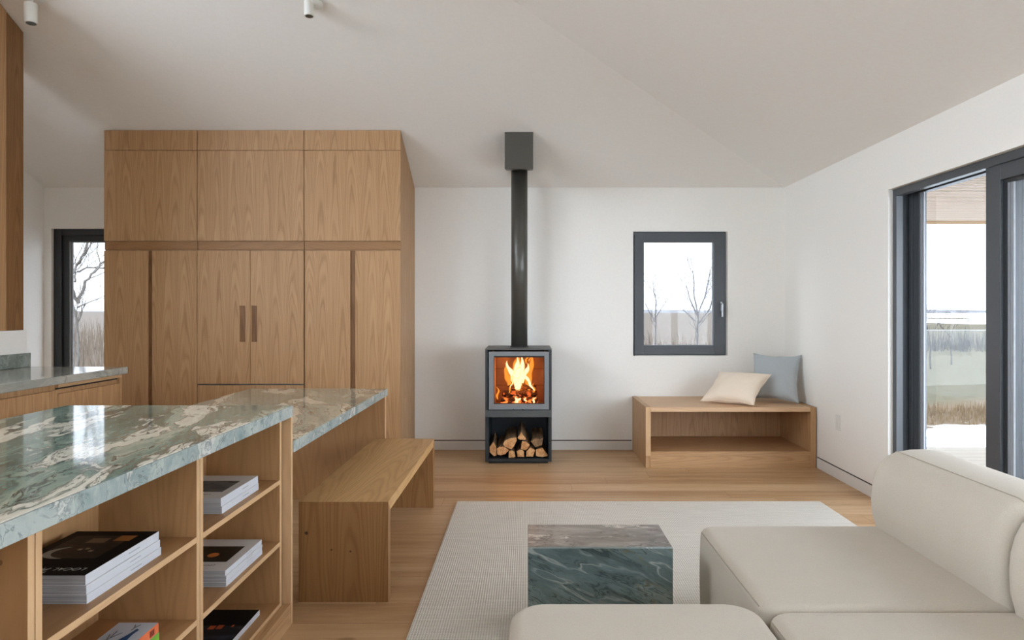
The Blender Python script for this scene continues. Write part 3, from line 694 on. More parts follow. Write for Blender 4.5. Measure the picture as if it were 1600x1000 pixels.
# ------------------------------------------------------------------ magazines
PAPER = None
def paper():
    b = NB('page_edges'); p = b.pos(); x, y, z = b.sep(p)
    n = b.noise(b.comb(b.math('MULTIPLY', x, 4.0), b.math('MULTIPLY', y, 4.0), b.math('MULTIPLY', z, 900.0)), 1.0, 2, .6)
    b.bsdf(b.mix(b.ramp(n, [(.35, g(0)), (.65, g(1))]), lin((140,141,143)), lin((190,190,190))), .8, .2); return b.m
PAPER = paper()
CBLACK = plain('black_cover', (8,8,9), .6, .12); CWHITE = plain('white_cover', (206,202,198), .4, .4, var=.01)
SPINEW = plain('white_spine', (196,198,202), .4, .4, var=.01); INK = plain('grey_ink', (150,152,156), .6)
INKD = plain('dark_ink', (70,70,72), .6)
CREAMINK = plain('cream_ink', (200,196,186), .6)
def photo_mat(name, stops, sc=(9, 14, 1), seed=0):
    b = NB(name); p = b.vadd(b.vmul(b.pos(), sc), (seed, seed*2, 0)); n = b.noise(p, 1.6, 4, .55)
    b.bsdf(b.ramp(n, [(a, lin(c)) for a, c in stops]), .5, .2); return b.m
def lettering(text, size, x, y, z, rz, parent, mat, shear=0.0, name='lettering', rx=0.0, ry=0.0):
    cu = bpy.data.curves.new('lettering_curve', 'FONT'); cu.body = text; cu.size = size; cu.shear = shear; cu.extrude = .0001; cu.align_x = 'CENTER'; cu.space_character = 1.1
    tmp = bpy.data.objects.new('tmp', cu); COL.objects.link(tmp)
    bpy.context.view_layer.update()
    me = bpy.data.meshes.new_from_object(tmp.evaluated_get(bpy.context.evaluated_depsgraph_get()))
    bpy.data.objects.remove(tmp)
    M = Matrix.Translation(Vector((x, y, z))-wloc(parent)) @ Matrix.Rotation(rz, 4, 'Z') @ Matrix.Rotation(ry, 4, 'Y') @ Matrix.Rotation(rx, 4, 'X')
    me.transform(M); me.materials.clear(); me.materials.append(mat)
    o = bpy.data.objects.new(name, me); COL.objects.link(o); o.parent = parent; return o
def magazine(x1, y0, z, wd, ln, th, label, group, cover, photo=None, title=True, tcol=None, spine=SPINEW, spine_text=True, name='magazine', skew=0.0):
    """spine faces +x at x1; lies flat, far end at y0+ln"""
    t = thing(name, (x1-wd/2, y0+ln/2, z), label, 'magazine' if name == 'magazine' else 'book', group)
    x0, y1, z1 = x1-wd, y0+ln, z+th; c = .0007
    bx(x0+.001, x1-c, y0+.0008, y1-.0008, z+c, z1-c).build('page_block', PAPER, t)
    sp = MB().box(x1-c, x1, y0, y1, z, z1).box(x0, x1-c, y0, y1, z, z+c).build('spine', spine, t)
    fc = bx(x0, x1-c, y0, y1, z1-c, z1).build('front_cover', cover, t)
    if spine_text:
        q = MB(); yy = y0+ln*.55
        q.box(x1, x1+.0003, yy, yy+.05, z+th*.45, z+th*.55)
        q.build('spine_print', INK, sp)
    if photo:
        for i, (a, b, cc, d, mt) in enumerate(photo):
            bx(x0+a*wd, x0+b*wd, y0+cc*ln, y0+d*ln, z1+.0001*i, z1+.0001*(i+1)).build('cover_photo', mt, fc)
    if title: lettering('LOCAL PROJECT', .0235 if tcol is CREAMINK else .015, x0+wd*.5, y0+ln*(.14 if tcol is CREAMINK else .17), z1+.0004, PI, fc, tcol or INKD, .3, 'title')
    return t, fc, (x0, x1, y0, y1, z1)
# black-covered stack, middle unit
zb = .6115; G = 'magazines in the black-topped stack'
magazine(-1.047, 1.620, zb, .232, .328, .0215, 'bottom magazine of the black-topped stack on the island shelf', G, CWHITE, title=False)
magazine(-1.049, 1.621, zb+.0217, .232, .325, .0215, 'middle magazine of the black-topped stack on the island shelf', G, CWHITE, title=False)
PH1 = photo_mat('dark_interior_photo', [(.3, (10,9,9)), (.5, (22,18,14)), (.62, (50,38,27)), (.75, (18,15,12))], (10, 30, 1), 3)
t, fc, e = magazine(-1.052, 1.623, zb+.0434, .232, .322, .0240, 'black-covered magazine on top of its stack, showing a dark photo of a plate', G, CBLACK,
    photo=[(.12, .80, .34, .88, PH1)], tcol=CREAMINK)
x0, x1, y0, y1, z1 = e
lettering('THE', .011, x0+.115, y0+.022, z1+.0004, PI, fc, CREAMINK, .3, 'subtitle')
q = MB(); cx, cy, R1, R2 = x0+.085, y0+.150, .055, .040
ang = [PI*.55+i*(PI*1.05)/24 for i in range(25)]
vs = []
for k, a in enumerate(ang):
    wdt = math.sin(PI*k/24)**.7*.02
    vs += [(cx+R1*math.cos(a), cy+R1*.8*math.sin(a), z1+.0003), (cx+(R1-wdt)*math.cos(a), cy+(R1-wdt)*.8*math.sin(a), z1+.0003)]
q.add(vs, [(2*i, 2*i+2, 2*i+3, 2*i+1) for i in range(24)]); q.build('plate_picture', plain('plate_white', (150,146,136), .5), fc)
q = MB().box(x0+.085, x0+.135, y0+.225, y0+.262, z1+.0002, z1+.0003).build('brown_picture', plain('photo_brown', (96,76,56), .4), fc)
q = MB().box(x0+.150, x0+.195, y0+.240, y0+.285, z1+.0002, z1+.0003).build('amber_picture', plain('photo_amber', (150,92,40), .4), fc)
CUP = plain('photo_cup', (150,132,110), .5)
for a, b in ((.10, .168), (.116, .174), (.134, .158)): bx(x0+a, x0+a+.011, y0+b, y0+b+.012, z1+.0003, z1+.0004).build('cup_picture', CUP, fc)
# bird book and green book, lower shelf of the middle unit
zb = .3575
ORANGE = plain('orange_spine', (214,108,66), .45); GREENS = plain('green_spine', (112,164,52), .45); PALE = plain('pale_cover', (190,196,204), .4)
magazine(-1.049, 1.66, zb, .110, .281, .036, 'green-spined book under the bird-covered book on the lower island shelf', 'books on the lower island shelf', PALE, title=False, spine=GREENS, spine_text=False, name='book')
t, fc, e = magazine(-1.051, 1.66, zb+.0362, .112, .282, .0262, 'orange-spined book with a blue bird on its white cover', 'books on the lower island shelf', PALE, title=False, spine=ORANGE, spine_text=False, name='book')
x0, x1, y0, y1, z1 = e
bird = [(.02,.02),(.035,.07),(.045,.13),(.058,.18),(.068,.215),(.072,.245),(.082,.238),(.079,.212),(.082,.18),(.085,.13),(.080,.08),(.07,.03),(.05,.0)]
q = MB().prism([(x0+a, y0+b) for a, b in bird], z1, z1+.0003, 'XY'); q.build('bird_picture', plain('bird_blue', (22,66,112), .4, var=.2, nscale=60), fc)
q = MB()
for pts in ([(.03,.13),(.03,.19),(.045,.22)], [(.03,.17),(.018,.21)], [(.03,.19),(.026,.23)], [(.085,.16),(.098,.12)], [(.062,.25),(.055,.268)], [(.062,.25),(.070,.268)], [(.062,.235),(.062,.252)]):
    q.tube([(x0+a, y0+b, z1+.0003) for a, b in pts], .0009, 4)
q.build('twig_picture', plain('twig_ink', (44,42,38), .6), fc)
bx(x1, x1+.0003, y1-.045, y1-.022, z1-.022, z1-.006).build('spine_mark', plain('maroon_mark', (120,44,30), .5), t)
# far unit stacks
zb = .6115; G = 'white magazines on the top island shelf'
magazine(-1.047, 2.335, zb, .235, .318, .0250, 'lower of two white magazines on the top shelf of the far island unit', G, CWHITE, title=False)
PH2 = photo_mat('field_photo', [(.35, (60,62,66)), (.5, (98,98,98)), (.55, (30,30,20)), (.65, (70,52,26)), (.8, (26,24,16))], (3, 12, 1), 5)
magazine(-1.049, 2.332, zb+.0252, .235, .320, .0290, 'upper white magazine with a dark landscape photo, top shelf of the far unit', G, CWHITE, photo=[(.14, .86, .26, .74, PH2)])
zb = .3575; G = 'white magazines on the middle island shelf'; th = (.0145, .0120, .0115)
magazine(-1.037, 2.345, zb, .235, .318, .0150, 'bottom magazine of the four-high white stack on the middle shelf', G, CWHITE, title=False)
magazine(-1.038, 2.347, zb+.0152, .235, .316, .0118, 'second from bottom magazine in the four-high white stack', G, CWHITE, title=False)
magazine(-1.036, 2.344, zb+.0272, .235, .318, .0112, 'third from bottom magazine in the four-high white stack', G, CWHITE, title=False)
PH3 = photo_mat('dark_still_life', [(.3, (16,15,13)), (.6, (42,36,26)), (.8, (24,22,18))], (12, 12, 1), 8)
t, fc, e = magazine(-1.039, 2.343, zb+.0386, .235, .320, .0180, 'top magazine of the four-high white stack, with an orange fruit photo', G, CWHITE, photo=[(.14, .86, .26, .76, PH3)])
x0, x1, y0, y1, z1 = e
q = MB().prism([(x0+.125+.020*math.cos(a*PI/10), y0+.150+.022*math.sin(a*PI/10)) for a in range(20)], z1+.0001, z1+.0004, 'XY'); q.build('fruit_picture', plain('orange_fruit', (190,110,48), .4), fc)
PH4 = photo_mat('night_street_photo', [(.35, (12,14,17)), (.55, (26,30,36)), (.7, (66,68,78)), (.85, (24,24,26))], (5, 16, 1), 12)
t, fc, e = magazine(-1.060, 2.395, .1045, .235, .302, .0205, 'black-covered magazine lying alone on the bottom shelf of the far unit', 'magazines on the bottom island shelf', CBLACK, photo=[(.0, .98, .0, .55, PH4)], title=False)
x0, x1, y0, y1, z1 = e
AMB = plain('amber_print', (170,74,30), .5)
for a, b, c, d in ((.105, .128, .135, .165), (.134, .156, .138, .170), (.185, .193, .155, .172)): bx(x0+a, x0+b, y0+c, y0+d, z1+.0001, z1+.0004).build('lit_window_picture', AMB, fc)

# ------------------------------------------------------------------ stove
SY = 5.80; SX0, SX1, STZ = -.364, .201, .980
t = thing('wood_stove', (-.08, 6.05, 0), 'freestanding dark steel wood stove with a lit fire and log store below', 'stove')
m = MB().box(SX0, SX0+.022, SY, 6.31, .019, STZ-.012).box(SX1-.022, SX1, SY, 6.31, .019, STZ-.012)
m.box(SX0+.022, SX1-.022, 6.285, 6.31, .019, STZ-.012)
m.box(SX0+.022, SX1-.022, SY, 6.285, .019, .037)
m.box(SX0+.022, SX1-.022, SY+.03, 6.285, .391, .46)
m.build('outer_casing', STOVE, t, bevel=.0015)
bx(SX0, SX1, SY, 6.31, STZ-.012, STZ).build('top_plate', STOVET, t, bevel=.0015)
bx(SX0+.03, SX1-.03, SY+.04, 6.28, .0, .019).build('foot_plinth', BLACK, t)
bx(SX0+.002, SX1-.002, SY-.004, SY+.03, .397, .457).build('ash_band', BAND, t, bevel=.0015)
m = MB().box(SX0+.022, SX0+.03, SY+.02, 6.284, .0375, .391).box(SX1-.03, SX1-.022, SY+.02, 6.284, .0375, .391).box(SX0+.03, SX1-.03, 6.276, 6.284, .0375, .391).box(SX0+.03, SX1-.03, SY+.02, 6.276, .0375, .041)
m.build('log_store_lining', STOVEI, t)
DX0, DX1, DZ0, DZ1 = -.333, .178, .462, .953
GX0, GX1, GZ0, GZ1 = -.291, .140, .508, .918
m = MB()
for q in ((DX0, GX0, DZ0, DZ1), (GX1, DX1, DZ0, DZ1), (GX0, GX1, DZ0, GZ0), (GX0, GX1, GZ1, DZ1)): m.box(q[0], q[1], SY+.002, SY+.028, q[2], q[3])
dr = m.build('door', STOVED, t)
m = MB()
for q in ((GX0, GX0+.006, GZ0, GZ1), (GX1-.006, GX1, GZ0, GZ1), (GX0+.006, GX1-.006, GZ0, GZ0+.006), (GX0+.006, GX1-.006, GZ1-.014, GZ1)): m.box(q[0], q[1], SY+.012, SY+.028, q[2], q[3])
m.build('gasket', BLACK, dr)
bx(GX0+.004, GX1-.004, SY+.018, SY+.022, GZ0+.004, GZ1-.010).build('glass', GLASSS, dr)
m = MB()
for xx in (-.125, -.045): m.box(xx-.006, xx+.006, SY-.001, SY+.004, DZ0-.001, DZ0+.005)
m.build('latch', BLACK, dr)
# firebox lining
def brick_mat():
    b = NB('firebox_brick'); p = b.pos(); x, y, z = b.sep(p); n = b.noise(p, 14, 4)
    sm = b.math('ABSOLUTE', b.math('SUBTRACT', z, .775)); sm2 = b.math('ABSOLUTE', b.math('SUBTRACT', z, .625))
    k = b.ramp(b.math('MINIMUM', sm, sm2), [(0.0, g(.25)), (.004, g(1))])
    b.bsdf(b.mix(1.0, b.mix(n, lin((182,140,100)), lin((150,112,78))), k, 'MULTIPLY'), .9, .1); return b.m
m = MB().box(GX0-.02, GX0-.002, SY+.03, 6.20, .47, .955).box(GX1+.002, GX1+.02, SY+.03, 6.20, .47, .955).box(GX0-.02, GX1+.02, 6.20, 6.22, .47, .955).box(GX0-.02, GX1+.02, SY+.03, 6.20, .462, .475)
m.build('firebrick_lining', brick_mat(), t)
bx(GX0-.0, GX1+.0, SY+.06, 6.19, .935, .955).build('baffle', BLACK, t)
# charred logs in the fire
def char_mat():
    b = NB('charred_wood'); p = b.pos(); n = b.noise(p, 34, 5, .65); e = b.noise(b.vadd(p, (3, 1, 2)), 22, 3, .6); x, y, z = b.sep(p)
    hot = b.ramp(e, [(.52, g(0)), (.60, g(1))])
    bs = b.bsdf(b.mix(n, lin((30,20,16)), lin((70,48,38))), .9, .1, 0, b.bump(n, .8, .01))
    bs.inputs['Emission Color'].default_value = (1.0, .16, .03, 1)
    lowf = b.ramp(z, [(.50, g(1)), (.60, g(.12))])
    b.L(b.math('MULTIPLY', b.math('MULTIPLY', hot, lowf), 1.6), bs.inputs['Emission Strength']); return b.m
CHAR = char_mat()
def rough_log(p0, p1, r, seed, sides=9):
    rnd = random.Random(seed); m = MB(); n = 10; p0, p1 = Vector(p0), Vector(p1)
    pts = [p0.lerp(p1, i/(n-1))+Vector((0, 0, .004*math.sin(i*1.7+seed))) for i in range(n)]
    m.tube(pts, [r*(1+rnd.uniform(-.14, .14)) for _ in range(n)], sides)
    for i, v in enumerate(m.v): m.v[i] = v+Vector((rnd.uniform(-.004, .004), rnd.uniform(-.004, .004), rnd.uniform(-.004, .004)))
    return m
LG = 'charred logs burning in the stove'
for i, (a, b, r, lb) in enumerate((
    ((-.235, 6.00, .514), (.085, 6.02, .515), .028, 'front charred log glowing on the floor of the fire'),
    ((-.215, 6.085, .516), (.075, 6.08, .516), .029, 'rear charred log at the base of the fire'),
    ((-.225, 6.04, .573), (.080, 6.045, .571), .025, 'charred log lying across the two lowest burning logs'),
    ((-.175, 6.055, .620), (-.055, 6.06, .621), .019, 'short black ember chunk, upper left of the burning stack'),
    ((-.035, 6.055, .620), (.070, 6.05, .622), .019, 'short black ember chunk, upper right of the burning stack'))):
    tag(rough_log(a, b, r, 40+i).build('charred_log', CHAR), lb, 'log', LG)
def flame_mat(name, core, edge, strength, op=1.0, ztop=.92, zbot=.55):
    b = NB(name); p = b.pos(); x, y, z = b.sep(p)
    lw = b.n('ShaderNodeLayerWeight'); lw.inputs[0].default_value = .5
    f = b.math('SUBTRACT', 1.0, lw.outputs['Facing'])
    n = b.noise(b.vmul(p, (34, 34, 11)), 1.0, 4, .6, dist=.5)
    k = b.math('ADD', f, b.math('MULTIPLY', b.math('SUBTRACT', n, .5), 1.1))
    col = b.ramp(k, [(.25, edge), (.75, core)])
    em = b.n('ShaderNodeEmission'); b.L(col, em.inputs[0]); b.L(b.math('MULTIPLY', b.ramp(k, [(.1, g(.25)), (.85, g(1))]), strength), em.inputs[1])
    tr = b.n('ShaderNodeBsdfTransparent'); mx = b.n('ShaderNodeMixShader')
    b.L(b.math('MULTIPLY', b.ramp(k, [(.22, g(0)), (.62, g(1))]), op), mx.inputs[0]); b.L(tr.outputs[0], mx.inputs[1]); b.L(em.outputs[0], mx.inputs[2]); b.L(mx.outputs[0], b.out.inputs[0]); return b.m
FW1 = flame_mat('flame_core', (1, .70, .34, 1), (1, .26, .03, 1), 1.25)
FO1 = flame_mat('flame_outer', (1, .34, .04, 1), (1, .16, .01, 1), .75, .62)
def tongue(m, base, tip, r, seed, wob=.012, flat=.8):
    rnd = random.Random(seed); n = 14; b0, t0 = Vector(base), Vector(tip); pts = []; rs = []
    ph = rnd.uniform(0, 6); ph2 = rnd.uniform(0, 6)
    for i in range(n):
        s = i/(n-1); p = b0.lerp(t0, s); p.x += wob*math.sin(s*7+ph)*(.3+s); p.y += wob*.6*math.sin(s*5+ph2)
        pts.append(p); rs.append(max(.0008, r*(math.sin(PI*min(1, s*.92+.08))**.8)*(1-.55*s)*(1+.18*math.sin(s*17+ph))))
    m.tube(pts, rs, 12)
fl = MB()
for i, (a, b, r) in enumerate((((-.10, 6.06, .60), (-.105, 6.06, .90), .050), ((-.075, 6.05, .61), (-.055, 6.06, .915), .042), ((-.13, 6.05, .67), (-.185, 6.05, .86), .030),
    ((-.05, 6.04, .66), (.00, 6.05, .84), .032), ((-.10, 6.03, .68), (-.085, 6.04, .84), .046), ((.055, 6.00, .60), (-.035, 6.02, .745), .013), ((.02, 6.01, .64), (-.04, 6.02, .79), .020),
    ((-.115, 5.99, .615), (-.11, 6.0, .72), .008), ((-.075, 5.985, .60), (-.07, 6.0, .70), .007), ((-.15, 5.98, .625), (-.14, 6.0, .70), .005),
    ((-.11, 5.965, .495), (-.095, 5.97, .555), .020), ((-.095, 5.96, .50), (-.075, 5.965, .54), .018), ((.045, 5.965, .495), (.060, 5.97, .545), .012), ((-.015, 5.965, .51), (-.035, 5.97, .545), .009))):
    tongue(fl, a, b, r, 60+i)
fr = thing('fire', (-.08, 6.05, .54), 'bright orange and white flames burning above the logs behind the stove glass', 'fire')
o = fl.build('inner_flames', FW1, fr, smooth=True); o['kind'] = 'stuff'
fl = MB()
for i, (a, b, r) in enumerate((((-.09, 6.10, .58), (-.10, 6.10, .93), .075), ((-.16, 6.09, .60), (-.20, 6.09, .84), .040), ((.0, 6.09, .58), (.03, 6.09, .93), .045), ((.045, 6.04, .57), (.055, 6.04, .66), .016),
    ((-.262, 5.93, .53), (-.266, 5.93, .645), .015), ((.01, 6.06, .85), (.025, 6.06, .93), .012), ((-.02, 6.07, .83), (.005, 6.07, .92), .014), ((-.17, 6.0, .58), (-.13, 6.0, .68), .010))):
    tongue(fl, a, b, r, 90+i)
o = fl.build('outer_flames', FO1, fr, smooth=True); o['kind'] = 'stuff'
for loc, e in (((-.08, 5.98, .76), 3.6), ((-.08, 5.95, .62), .9)):
    l = bpy.data.lights.new('fire_light', 'POINT'); l.energy = e; l.color = (1, .36, .07); l.shadow_soft_size = .05
    o = bpy.data.objects.new('fire_light', l); COL.objects.link(o); o.location = loc; o.parent = fr; o.location = Vector(loc)-wloc(fr)

# flue
t = thing('flue_pipe', (-.078, 6.12, STZ), 'dark cylindrical flue pipe rising from the stove', 'pipe')
MB().tube([(-.078, 6.12, STZ+.0005), (-.078, 6.12, 2.5535)], .0735, 40).build('pipe', PIPE, t, smooth=False)
MB().tube([(-.078, 6.12, STZ+.0003), (-.078, 6.12, STZ+.007)], .082, 40).build('collar', STOVE, t)
for o in t.children:
    for p in o.data.polygons: p.use_smooth = len(p.vertices) == 4
bz = 2.4905
t = thing('flue_box', (-.078, 5.95, bz), 'dark square flue cover hanging from the sloped ceiling above the pipe', 'flue cover')
def cb(y): return ceil_back(y)-.003
m = MB().prism([(5.70, bz-.003), (5.70, cb(5.70)), (6.13, cb(6.13)), (6.13, 2.560), (5.73, bz+.002), (5.73, bz-.003)], -.195, .043, 'YZ')
m.build('cover_box', PIPE, t, bevel=.002)

# firewood in the store
def fw_end():
    b = NB('split_wood'); p = b.pos(); n = b.noise(p, 26, 5, .6); b2 = b.noise(p, 90, 4, .7)
    c = b.mix(b.ramp(n, [(.35, g(0)), (.65, g(1))]), lin((226,176,122)), lin((190,126,74)))
    b.bsdf(b.mix(b.ramp(b2, [(.5, g(0)), (.7, g(.5))]), c, lin((240,206,164))), .9, .1, 0, b.bump(b2, .5, .004)); return b.m
def fw_bark():
    b = NB('log_bark'); p = b.pos(); q = b.vmul(p, (1, .12, 1)); n = b.noise(q, 60, 5, .65); k = b.noise(p, 9, 2)
    c = b.mix(b.ramp(n, [(.35, g(0)), (.65, g(1))]), lin((184,146,106)), lin((118,90,66)))
    b.bsdf(b.mix(b.ramp(k, [(.45, g(0)), (.6, g(.6))]), c, lin((116,96,78))), .95, .1, 0, b.bump(n, .7, .006)); return b.m
FWE, FWB = fw_end(), fw_bark()
logs = [
 ([(150,650),(165,740),(240,815),(290,800),(282,650),(230,560)], 5.86, .33, 'narrow split log standing against the left side of the log store'),
 ([(290,680),(300,780),(360,795),(440,772),(505,705),(430,648),(340,640)], 5.85, .35, 'wide pale split log second from the left at the bottom of the store'),
 ([(400,600),(430,540),(520,500),(630,480),(640,540),(590,640),(540,695),(430,645)], 5.85, .38, 'large half-round log resting on the pale log at the left of the pile'),
 ([(650,500),(715,385),(800,510),(780,530),(690,522)], 5.86, .40, 'triangular split log at the very top of the firewood pile'),
 ([(495,838),(500,720),(540,702),(598,730),(618,822),(580,843)], 5.85, .34, 'smallest square log on the bottom of the pile, left of centre'),
 ([(645,828),(632,720),(680,695),(740,700),(768,730),(770,828)], 5.85, .34, 'squarish log on the bottom of the pile, in the centre'),
 ([(705,690),(728,545),(800,555),(865,608),(840,672),(790,710)], 5.87, .36, 'split log wedged in the middle of the pile under the triangular one'),
 ([(802,818),(802,735),(874,655),(955,705),(922,818)], 5.85, .35, 'five-sided log on the bottom of the pile, right of centre'),
 ([(972,806),(970,692),(1088,668),(1195,780),(1180,808),(1080,826)], 5.85, .35, 'wide orange-ended log at the bottom right of the store'),
 ([(882,556),(950,500),(1040,515),(1098,490),(1080,620),(960,652)], 5.87, .36, 'dark barked log on top at the right of the pile'),
]
for i, (poly, yf, L, lb) in enumerate(logs):
    s = 1067/yf; pts = [((750+a/11.11-825)/s, 1.31-(640+b/11.11-484)/s) for a, b in poly]
    pts = [(max(-.331, min(.168, x)), max(.043, z)) for x, z in pts]
    cx = sum(p[0] for p in pts)/len(pts); cz = sum(p[1] for p in pts)/len(pts); rnd = random.Random(i)
    t = thing('firewood_log', (cx, yf+L/2, min(p[1] for p in pts)), lb, 'log', 'firewood in the stove log store')
    # refine the outline and shrink a touch so neighbours do not meet
    ring = []
    for k in range(len(pts)):
        a, b = pts[k], pts[(k+1) % len(pts)]
        for q in range(3):
            s3 = q/3; ring.append((a[0]+(b[0]-a[0])*s3, a[1]+(b[1]-a[1])*s3))
    ring = [(cx+(x-cx)*.965+rnd.uniform(-.0012, .0012), cz+(z-cz)*.965+rnd.uniform(-.0012, .0012)) for x, z in ring]
    n = len(ring); rows = 7; vs = []
    lift = .035 if i in (0,1,2,3,6,9) else .0
    for r in range(rows):
        f = r/(rows-1); yy = yf+L*f; wv = 1+.03*math.sin(f*6+i)
        for k, (x, z) in enumerate(ring):
            kx = 1-.10*f
            vs.append((cx+(x-cx)*wv*kx+(0 if i else 0), yy+rnd.uniform(-.001, .001), cz+(z-cz)*wv*kx+lift*f+rnd.uniform(-.0008, .0008)))
    m = MB().add(vs, [(r*n+k, r*n+(k+1) % n, (r+1)*n+(k+1) % n, (r+1)*n+k) for r in range(rows-1) for k in range(n)]+[tuple(range((rows-1)*n, rows*n))])
    m.build('bark', FWB, t)
    c0 = (cx, yf-.002, cz)
    m = MB().add([c0]+vs[:n], [(0, 1+k, 1+(k+1) % n) for k in range(n)]); m.build('cut_end', FWB if i == 9 else FWE, t)

# ------------------------------------------------------------------ low oak seat in the corner
t = thing('low_bench', (1.69, 6.02, 0), 'low built-in oak bench with open shelf in the corner under the window', 'bench')
LX0, LX1, LY0, LY1 = .976, 2.396, 5.66, 6.384
SEATX = oak('seat_oak_lit', 'X', (216,180,142), (196,158,120), cath=.5, contrast=.7)  # lightened oak: window light on the seat top put into the colour
bx(LX0+.042, LX1-.053, LY0+.001, LY1, .463, .500).build('top', SEATX, t, bevel=.0015)
o = bx(LX0, LX0+.0415, LY0, LY1, .0, .503).build('side_panel', OZ, t, bevel=.001)
bx(LX0, LX0+.0415, LY0-.0012, LY0, .0985, .503).build('edge_band', EDGE, o)
bx(LX1-.0525, LX1-.008, LY0, LY1, .0, .500).build('side_panel', OZ, t, bevel=.001)
bx(LX1-.007, LX1, LY0+.015, LY1, .0, .500).build('scribe_strip', OZD, t)
bx(LX0+.042, LX1-.053, 6.34, LY1, .135, .4625).build('back_panel', OZ, t)
bx(LX0+.042, LX1-.053, LY0+.002, 6.3395, .098, .134).build('shelf', OX, t, bevel=.001)
bx(LX0+.042, LX1-.053, LY0+.0015, LY0+.03, .0, .0975).build('plinth', OX, t)

# cushions
def cushion(name, bl, br, tl, T, mat, label, seed, push=1.0, sag=0.0):
    bl, br, tl = Vector(bl), Vector(br), Vector(tl); U = (br-bl); V = (tl-bl); N = U.cross(V).normalized(); C = bl+U/2+V/2
    n = 44; m = MB(); vs = []; fs = []
    for side in (1, -1):
        for j in range(n+1):
            for i in range(n+1):
                u = -1+2*i/n; v = -1+2*j/n
                u = math.sin(u*PI/2)*.35+u*.65; v = math.sin(v*PI/2)*.35+v*.65
                pu = u*(1-.13*(1-v*v)*abs(u)**2); pv = v*(1-.13*(1-u*u)*abs(v)**2)
                h = max(0.0, (1-u*u)*(1-v*v))**.42*T/2
                wr = .006*mnoise.noise(Vector((u*2.2+seed, v*2.2, side*3)))+.004*math.sin(7*(u+v*.6)+3*mnoise.noise(Vector((u*2, v*2, seed))))*(u*u*.5+v*v*.5)
                h += wr*min(1, h/(T*.15))
                p = C+U/2*pu+V/2*pv+N*(h*side*push)
                rim = max(abs(u), abs(v))
                p += N*(.005*math.sin(9*math.atan2(v, u)+seed)*max(0, rim-.8)/.2)
                p.z += sag*(1-u*u)*max(0, v)
                vs.append(p)
    k = (n+1)*(n+1)
    for side in (0, 1):
        for j in range(n):
            for i in range(n):
                a = side*k+j*(n+1)+i; q = (a, a+1, a+n+2, a+n+1); fs.append(q if side == 0 else q[::-1])
    m.add(vs, fs); t = thing(name, tuple(C), label, 'cushion', 'cushions on the low oak bench')
    o = m.build('cover', mat, t, smooth=True)
    bm = bmesh.new(); bm.from_mesh(o.data); bmesh.ops.remove_doubles(bm, verts=bm.verts, dist=1e-4); bm.to_mesh(o.data); bm.free()
    s = MB(); ring = []
    for a in range(4):
        for i in range(16):
            q = -1+2*i/16; u, v = ((q, -1), (1, q), (-q, 1), (-1, -q))[a]
            pu = u*(1-.13*(1-v*v)*abs(u)**2); pv = v*(1-.13*(1-u*u)*abs(v)**2); 
            ring.append(C+U/2*pu*1.003+V/2*pv*1.003+N*(.005*math.sin(9*math.atan2(v, u)+seed))+Vector((0, 0, sag*(1-u*u)*max(0, v))))
    s.tube(ring+[ring[0]], .0028, 6); s.build('seam', mat, t, smooth=True)
    return t
cushion('cushion', (1.975, 6.09, .514), (2.300, 5.80, .514), (2.065, 6.255, .912), .165, BLUEC, 'grey-blue square linen cushion leaning in the corner on the low bench', 2)
cushion('cushion', (1.50, 5.935, .520), (1.885, 5.695, .517), (1.715, 6.13, .752), .17, CREAMC, 'cream linen cushion lying slanted against the grey-blue cushion', 6)

# ------------------------------------------------------------------ rug, coffee table, sofa
RZ = .012
tag(bx(-.481, 1.98, 1.10, 4.63, .0005, RZ).build('area_rug', RUG, bevel=.003), 'large pale woven rug under the sofa and the marble block table', 'rug')
t = thing('coffee_table', (.28, 2.81, RZ), 'low rectangular marble block coffee table on the pale rug', 'table')
q0 = RZ+.001
bx(.0, .565, 2.682, 2.955, .368, .380).build('top_panel', ST_GREY, t, bevel=.001)
bx(.0, .565, 2.66, 2.6815, q0, .3795).build('front_panel', ST_FRONT, t, bevel=.001)
bx(.0, .02, 2.682, 2.955, q0, .3675).build('side_panel', ST_FRONT, t); bx(.545, .565, 2.682, 2.955, q0, .3675).build('side_panel', ST_FRONT, t)
bx(.0205, .5445, 2.935, 2.955, q0, .3675).build('rear_panel', ST_FRONT, t)

